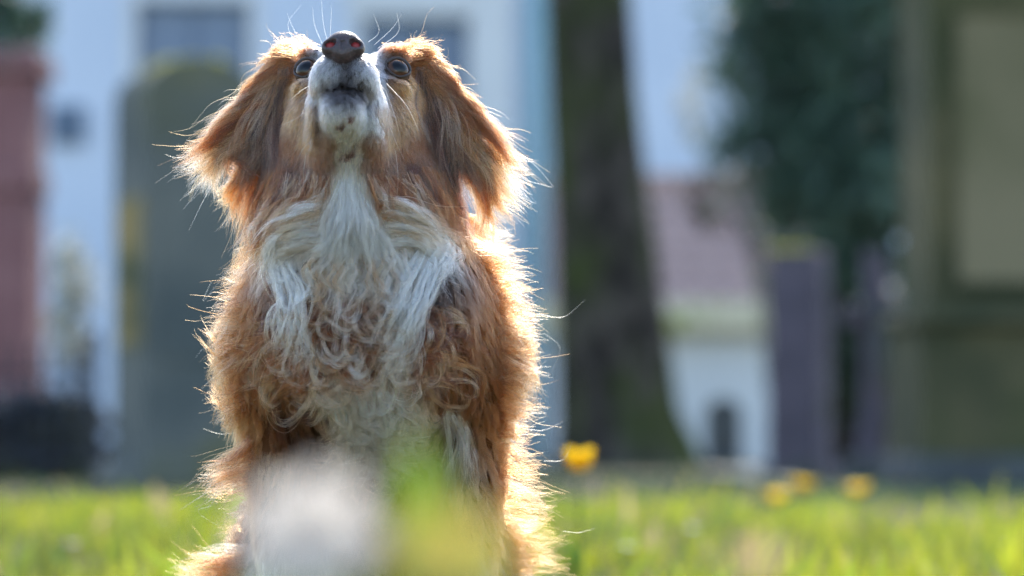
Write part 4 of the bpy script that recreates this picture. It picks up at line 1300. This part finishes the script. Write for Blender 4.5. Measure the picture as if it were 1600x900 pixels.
for pts, y in (([(840, 490), (880, 495), (915, 468)], .06), ([(850, 520), (875, 545), (858, 590)], .07), ([(820, 670), (850, 672), (880, 658)], .07), ([(850, 720), (880, 718), (895, 690)], .08), ([(375, 675), (345, 678), (318, 670)], .06), ([(345, 540), (318, 545), (305, 560)], .06),
               ([(800, 240), (825, 252), (842, 250)], .02), ([(300, 240), (275, 246), (258, 241)], .02), ([(880, 830), (905, 832), (930, 825)], .08), ([(330, 790), (310, 800), (345, 825)], .07), ([(330, 440), (318, 470), (350, 430)], .06)):
    whisker(pts, (y, y + .005), (.6, .42, .26)); whisk[-1] = (*whisk[-1][:2], .8)

fur = hair_object('fur', parts + LOCKS['fur'], m_fur, dog, .00011)
hair_object('ear_fur', LOCKS['ear_fur'], m_fur, dog, .00012)
hair_object('chest_fur', LOCKS['chest_fur'], m_fur, dog, .00012)
hair_object('whiskers', whisk, m_fur, dog, .000095)
# ================================================================== FLOWERS
m_petal = mat_leaf('petal', .5, .5, 1.0)
def flower(name, label, base, height, petals, plen, pwid, cup, col, lean=(0, 0), centre=None, group=None, leafn=3, leafh=.6, stem_c=(.06, .14, .02), cat='flower', lw=.006, nod=0.0):
    """Stem, basal leaves and a head of petals; cup 0 = flat open, 1 = closed."""
    r = empty(name, base)
    tag(r, label, cat, group)
    top = np.array([lean[0], lean[1], height])
    m = MB().tube([(0, 0, -.01), tuple(top * np.array([.3, .3, .5])), tuple(top)], [.0022, .002, .0017], 6)
    so = big_mesh('stem', np.array(m.v), np.array([q for q in m.f if len(q) == 4]), m_petal, r, True, 4, np.tile([*stem_c, 1], (len(m.v), 1)))
    ns = 5
    cn, sn = math.cos(nod), math.sin(nod)
    NR = np.array([[1, 0, 0], [0, cn, -sn], [0, sn, cn]])
    def sheet(pts, wid, axis, colr, curl_=0.0):
        v0 = np.array([p + axis * (w2 * wd + 0) for p, wd in zip(pts, wid) for w2 in (-1, 0, 1)])
        n = len(pts)
        q = [(i * 3 + k, i * 3 + k + 1, i * 3 + k + 4, i * 3 + k + 3) for i in range(n - 1) for k in range(2)]
        return v0, np.array(q), np.tile([*colr, 1], (len(v0), 1))
    for k in range(petals):
        a = 2 * math.pi * k / petals + rng.normal(0, .08)
        out = np.array([math.cos(a), math.sin(a), 0]); tg = np.array([-math.sin(a), math.cos(a), 0])
        el0 = cup * 1.35 + rng.normal(0, .06)
        pts, wid = [], []
        p = top + out * .002
        for i in range(ns + 1):
            t = i / ns
            e = el0 + (.5 - t) * .7 * (1 if cup > .3 else .6)
            pts.append(p.copy()); wid.append(pwid * .5 * math.sin(math.pi * min(.97, .16 + .8 * t)) ** .7)
            p = p + (out * math.cos(e) + np.array([0, 0, math.sin(e)])) * plen / ns
        pts = [top + NR @ (q_ - top) for q_ in pts]
        v0, q, c = sheet(pts, wid, NR @ tg, np.clip(np.array(col) * rng.uniform(.85, 1.1), 0, .9))
        o = big_mesh('petal', v0, q, m_petal, r, True, 4, c)
    if centre:
        rad, cc = centre
        m = MB().lathe([(rad * .8, -.001), (rad, rad * .25), (rad * .7, rad * .6), (rad * .2, rad * .75)], tuple(top), 10)
        q = np.array([x for x in m.f if len(x) == 4])
        big_mesh('centre', np.array(m.v), q, m_petal, r, True, 4, np.tile([*cc, 1], (len(m.v), 1)))
    for k in range(leafn):
        a = rng.uniform(0, 6.28); out = np.array([math.cos(a), math.sin(a), 0]); tg = np.array([-math.sin(a), math.cos(a), 0])
        L = height * leafh * rng.uniform(.8, 1.2)
        pts = [out * (.004 + L * .35 * t * t) + np.array([0, 0, L * t * (1 - .2 * t) - .008]) for t in np.linspace(0, 1, 6)]
        wid = [lw * (1 - t ** 3) * .9 + .0004 for t in np.linspace(0, 1, 6)]
        v0, q, c = sheet(pts, wid, tg, np.array([.07, .15, .015]) * rng.uniform(.8, 1.2))
        big_mesh('leaf', v0, q, m_petal, r, True, 4, c)
    return r

def base_of(px, py, d):
    p = at(px, py, Yd(d))
    return (p[0], p[1], 0.0), p[2]
YEL = (.80, .52, .02)
b, h = base_of(905, 735, 5.0)
flower('yellow_flower', 'yellow cup-shaped flower just beside the dog, near the tree trunk foot', b, h, 6, .042, .032, .62, YEL)
for px, py, dd, lab in ((1255, 772, 9.0, 'middle one of three round yellow flowers under the slate pillar'), (1341, 780, 8.6, 'rightmost of three round yellow flowers, below the grave cross'), (1214, 790, 9.2, 'leftmost of three round yellow flowers, lower than its neighbours')):
    b, h = base_of(px, py, dd)
    flower('yellow_flower', lab, b, h + .012, 7, .046, .036, .4, (.85, .62, .03), group='yellow flowers in the lawn')
# blurred flowers close to the lens
b, h = base_of(487, 838, .80)
flower('white_flower', 'large white blossom close to the lens in front of the dog', b, h, 8, .0142, .012, .12, (.80, .71, .62), leafn=2, leafh=.5, nod=1.05)
b, h = base_of(705, 885, .74)
flower('yellow_flower', 'yellow blossom close to the lens in front of the dog', b, h, 7, .012, .010, .2, (.70, .56, .10), leafn=2, leafh=.5, nod=.9)
b, h = base_of(1178, 893, .95)
flower('pink_flower', 'pale pink blossom low in front of the lawn at the lower edge', b, h, 5, .010, .009, .5, (.60, .40, .28), leafn=2, leafh=.5)
# tall leaves in front of the dog's leg
b, h = base_of(650, 668, .84)
r = empty('leafy_plant', b)
tag(r, 'tuft of tall bright green leaves close to the lens in front of the dog', 'plant')
LV = [(640, 645, .010, (.22, .32, .03)), (655, 660, .010, (.20, .30, .02)), (672, 675, .012, (.10, .20, .006)), (692, 700, .012, (.08, .17, .004)), (700, 715, .012, (.07, .16, .004)), (622, 740, .009, (.20, .28, .05)), (655, 770, .012, (.14, .24, .02)), (735, 800, .008, (.16, .24, .03)), (680, 740, .012, (.08, .18, .006)), (640, 820, .012, (.16, .25, .03))]
LV += [(rng.uniform(380, 800), rng.uniform(850, 895), .009, (.17, .23, .05)) for _ in range(26)]
for px, py, w_, c in LV:
    p, hh_ = base_of(px, py, .84)
    x1 = p[0] - b[0]
    yo = rng.uniform(-.03, .03)
    pts = [np.array([x1 * (.35 + .65 * t), yo * t, hh_ * t - .005]) for t in np.linspace(0, 1, 8)]
    wid = [w_ * (.55 + .5 * math.sin(math.pi * min(1, t * 1.1))) * (1 - t ** 4) + .0004 for t in np.linspace(0, 1, 8)]
    v0 = np.array([q + np.array([s * wd, abs(s) * wd * .4, 0]) for q, wd in zip(pts, wid) for s in (-1, 0, 1)])
    qd = np.array([(i * 3 + k, i * 3 + k + 1, i * 3 + k + 4, i * 3 + k + 3) for i in range(7) for k in range(2)])
    big_mesh('leaf', v0, qd, m_petal, r, True, 4, np.tile([*c, 1], (len(v0), 1)))
# small daisies scattered in the lawn
for px, py, dd, lab in ((120, 776, 12, 'small white daisy in the lawn below the flowering shrub'), (212, 784, 10, 'small white daisy in the lawn at the foot of the tall headstone'), (112, 888, 5.9, 'small white daisy in the lawn, lowest of those beside the tall headstone'),
                        (985, 886, 5.7, 'small white daisy in the lawn, nearest to the dog on its sunny side'), (1085, 838, 7, 'small white daisy in the lawn between the tree trunk and the pale pink blossom'), (1575, 888, 5.8, 'small white daisy in the lawn in front of the tomb monument')):
    b, h = base_of(px, py, dd)
    flower('daisy', lab, b, max(.04, h), 9, .016, .009, .15, (.85, .83, .80), centre=(.004, (.7, .5, .05)), group='daisies in the lawn', leafn=0)
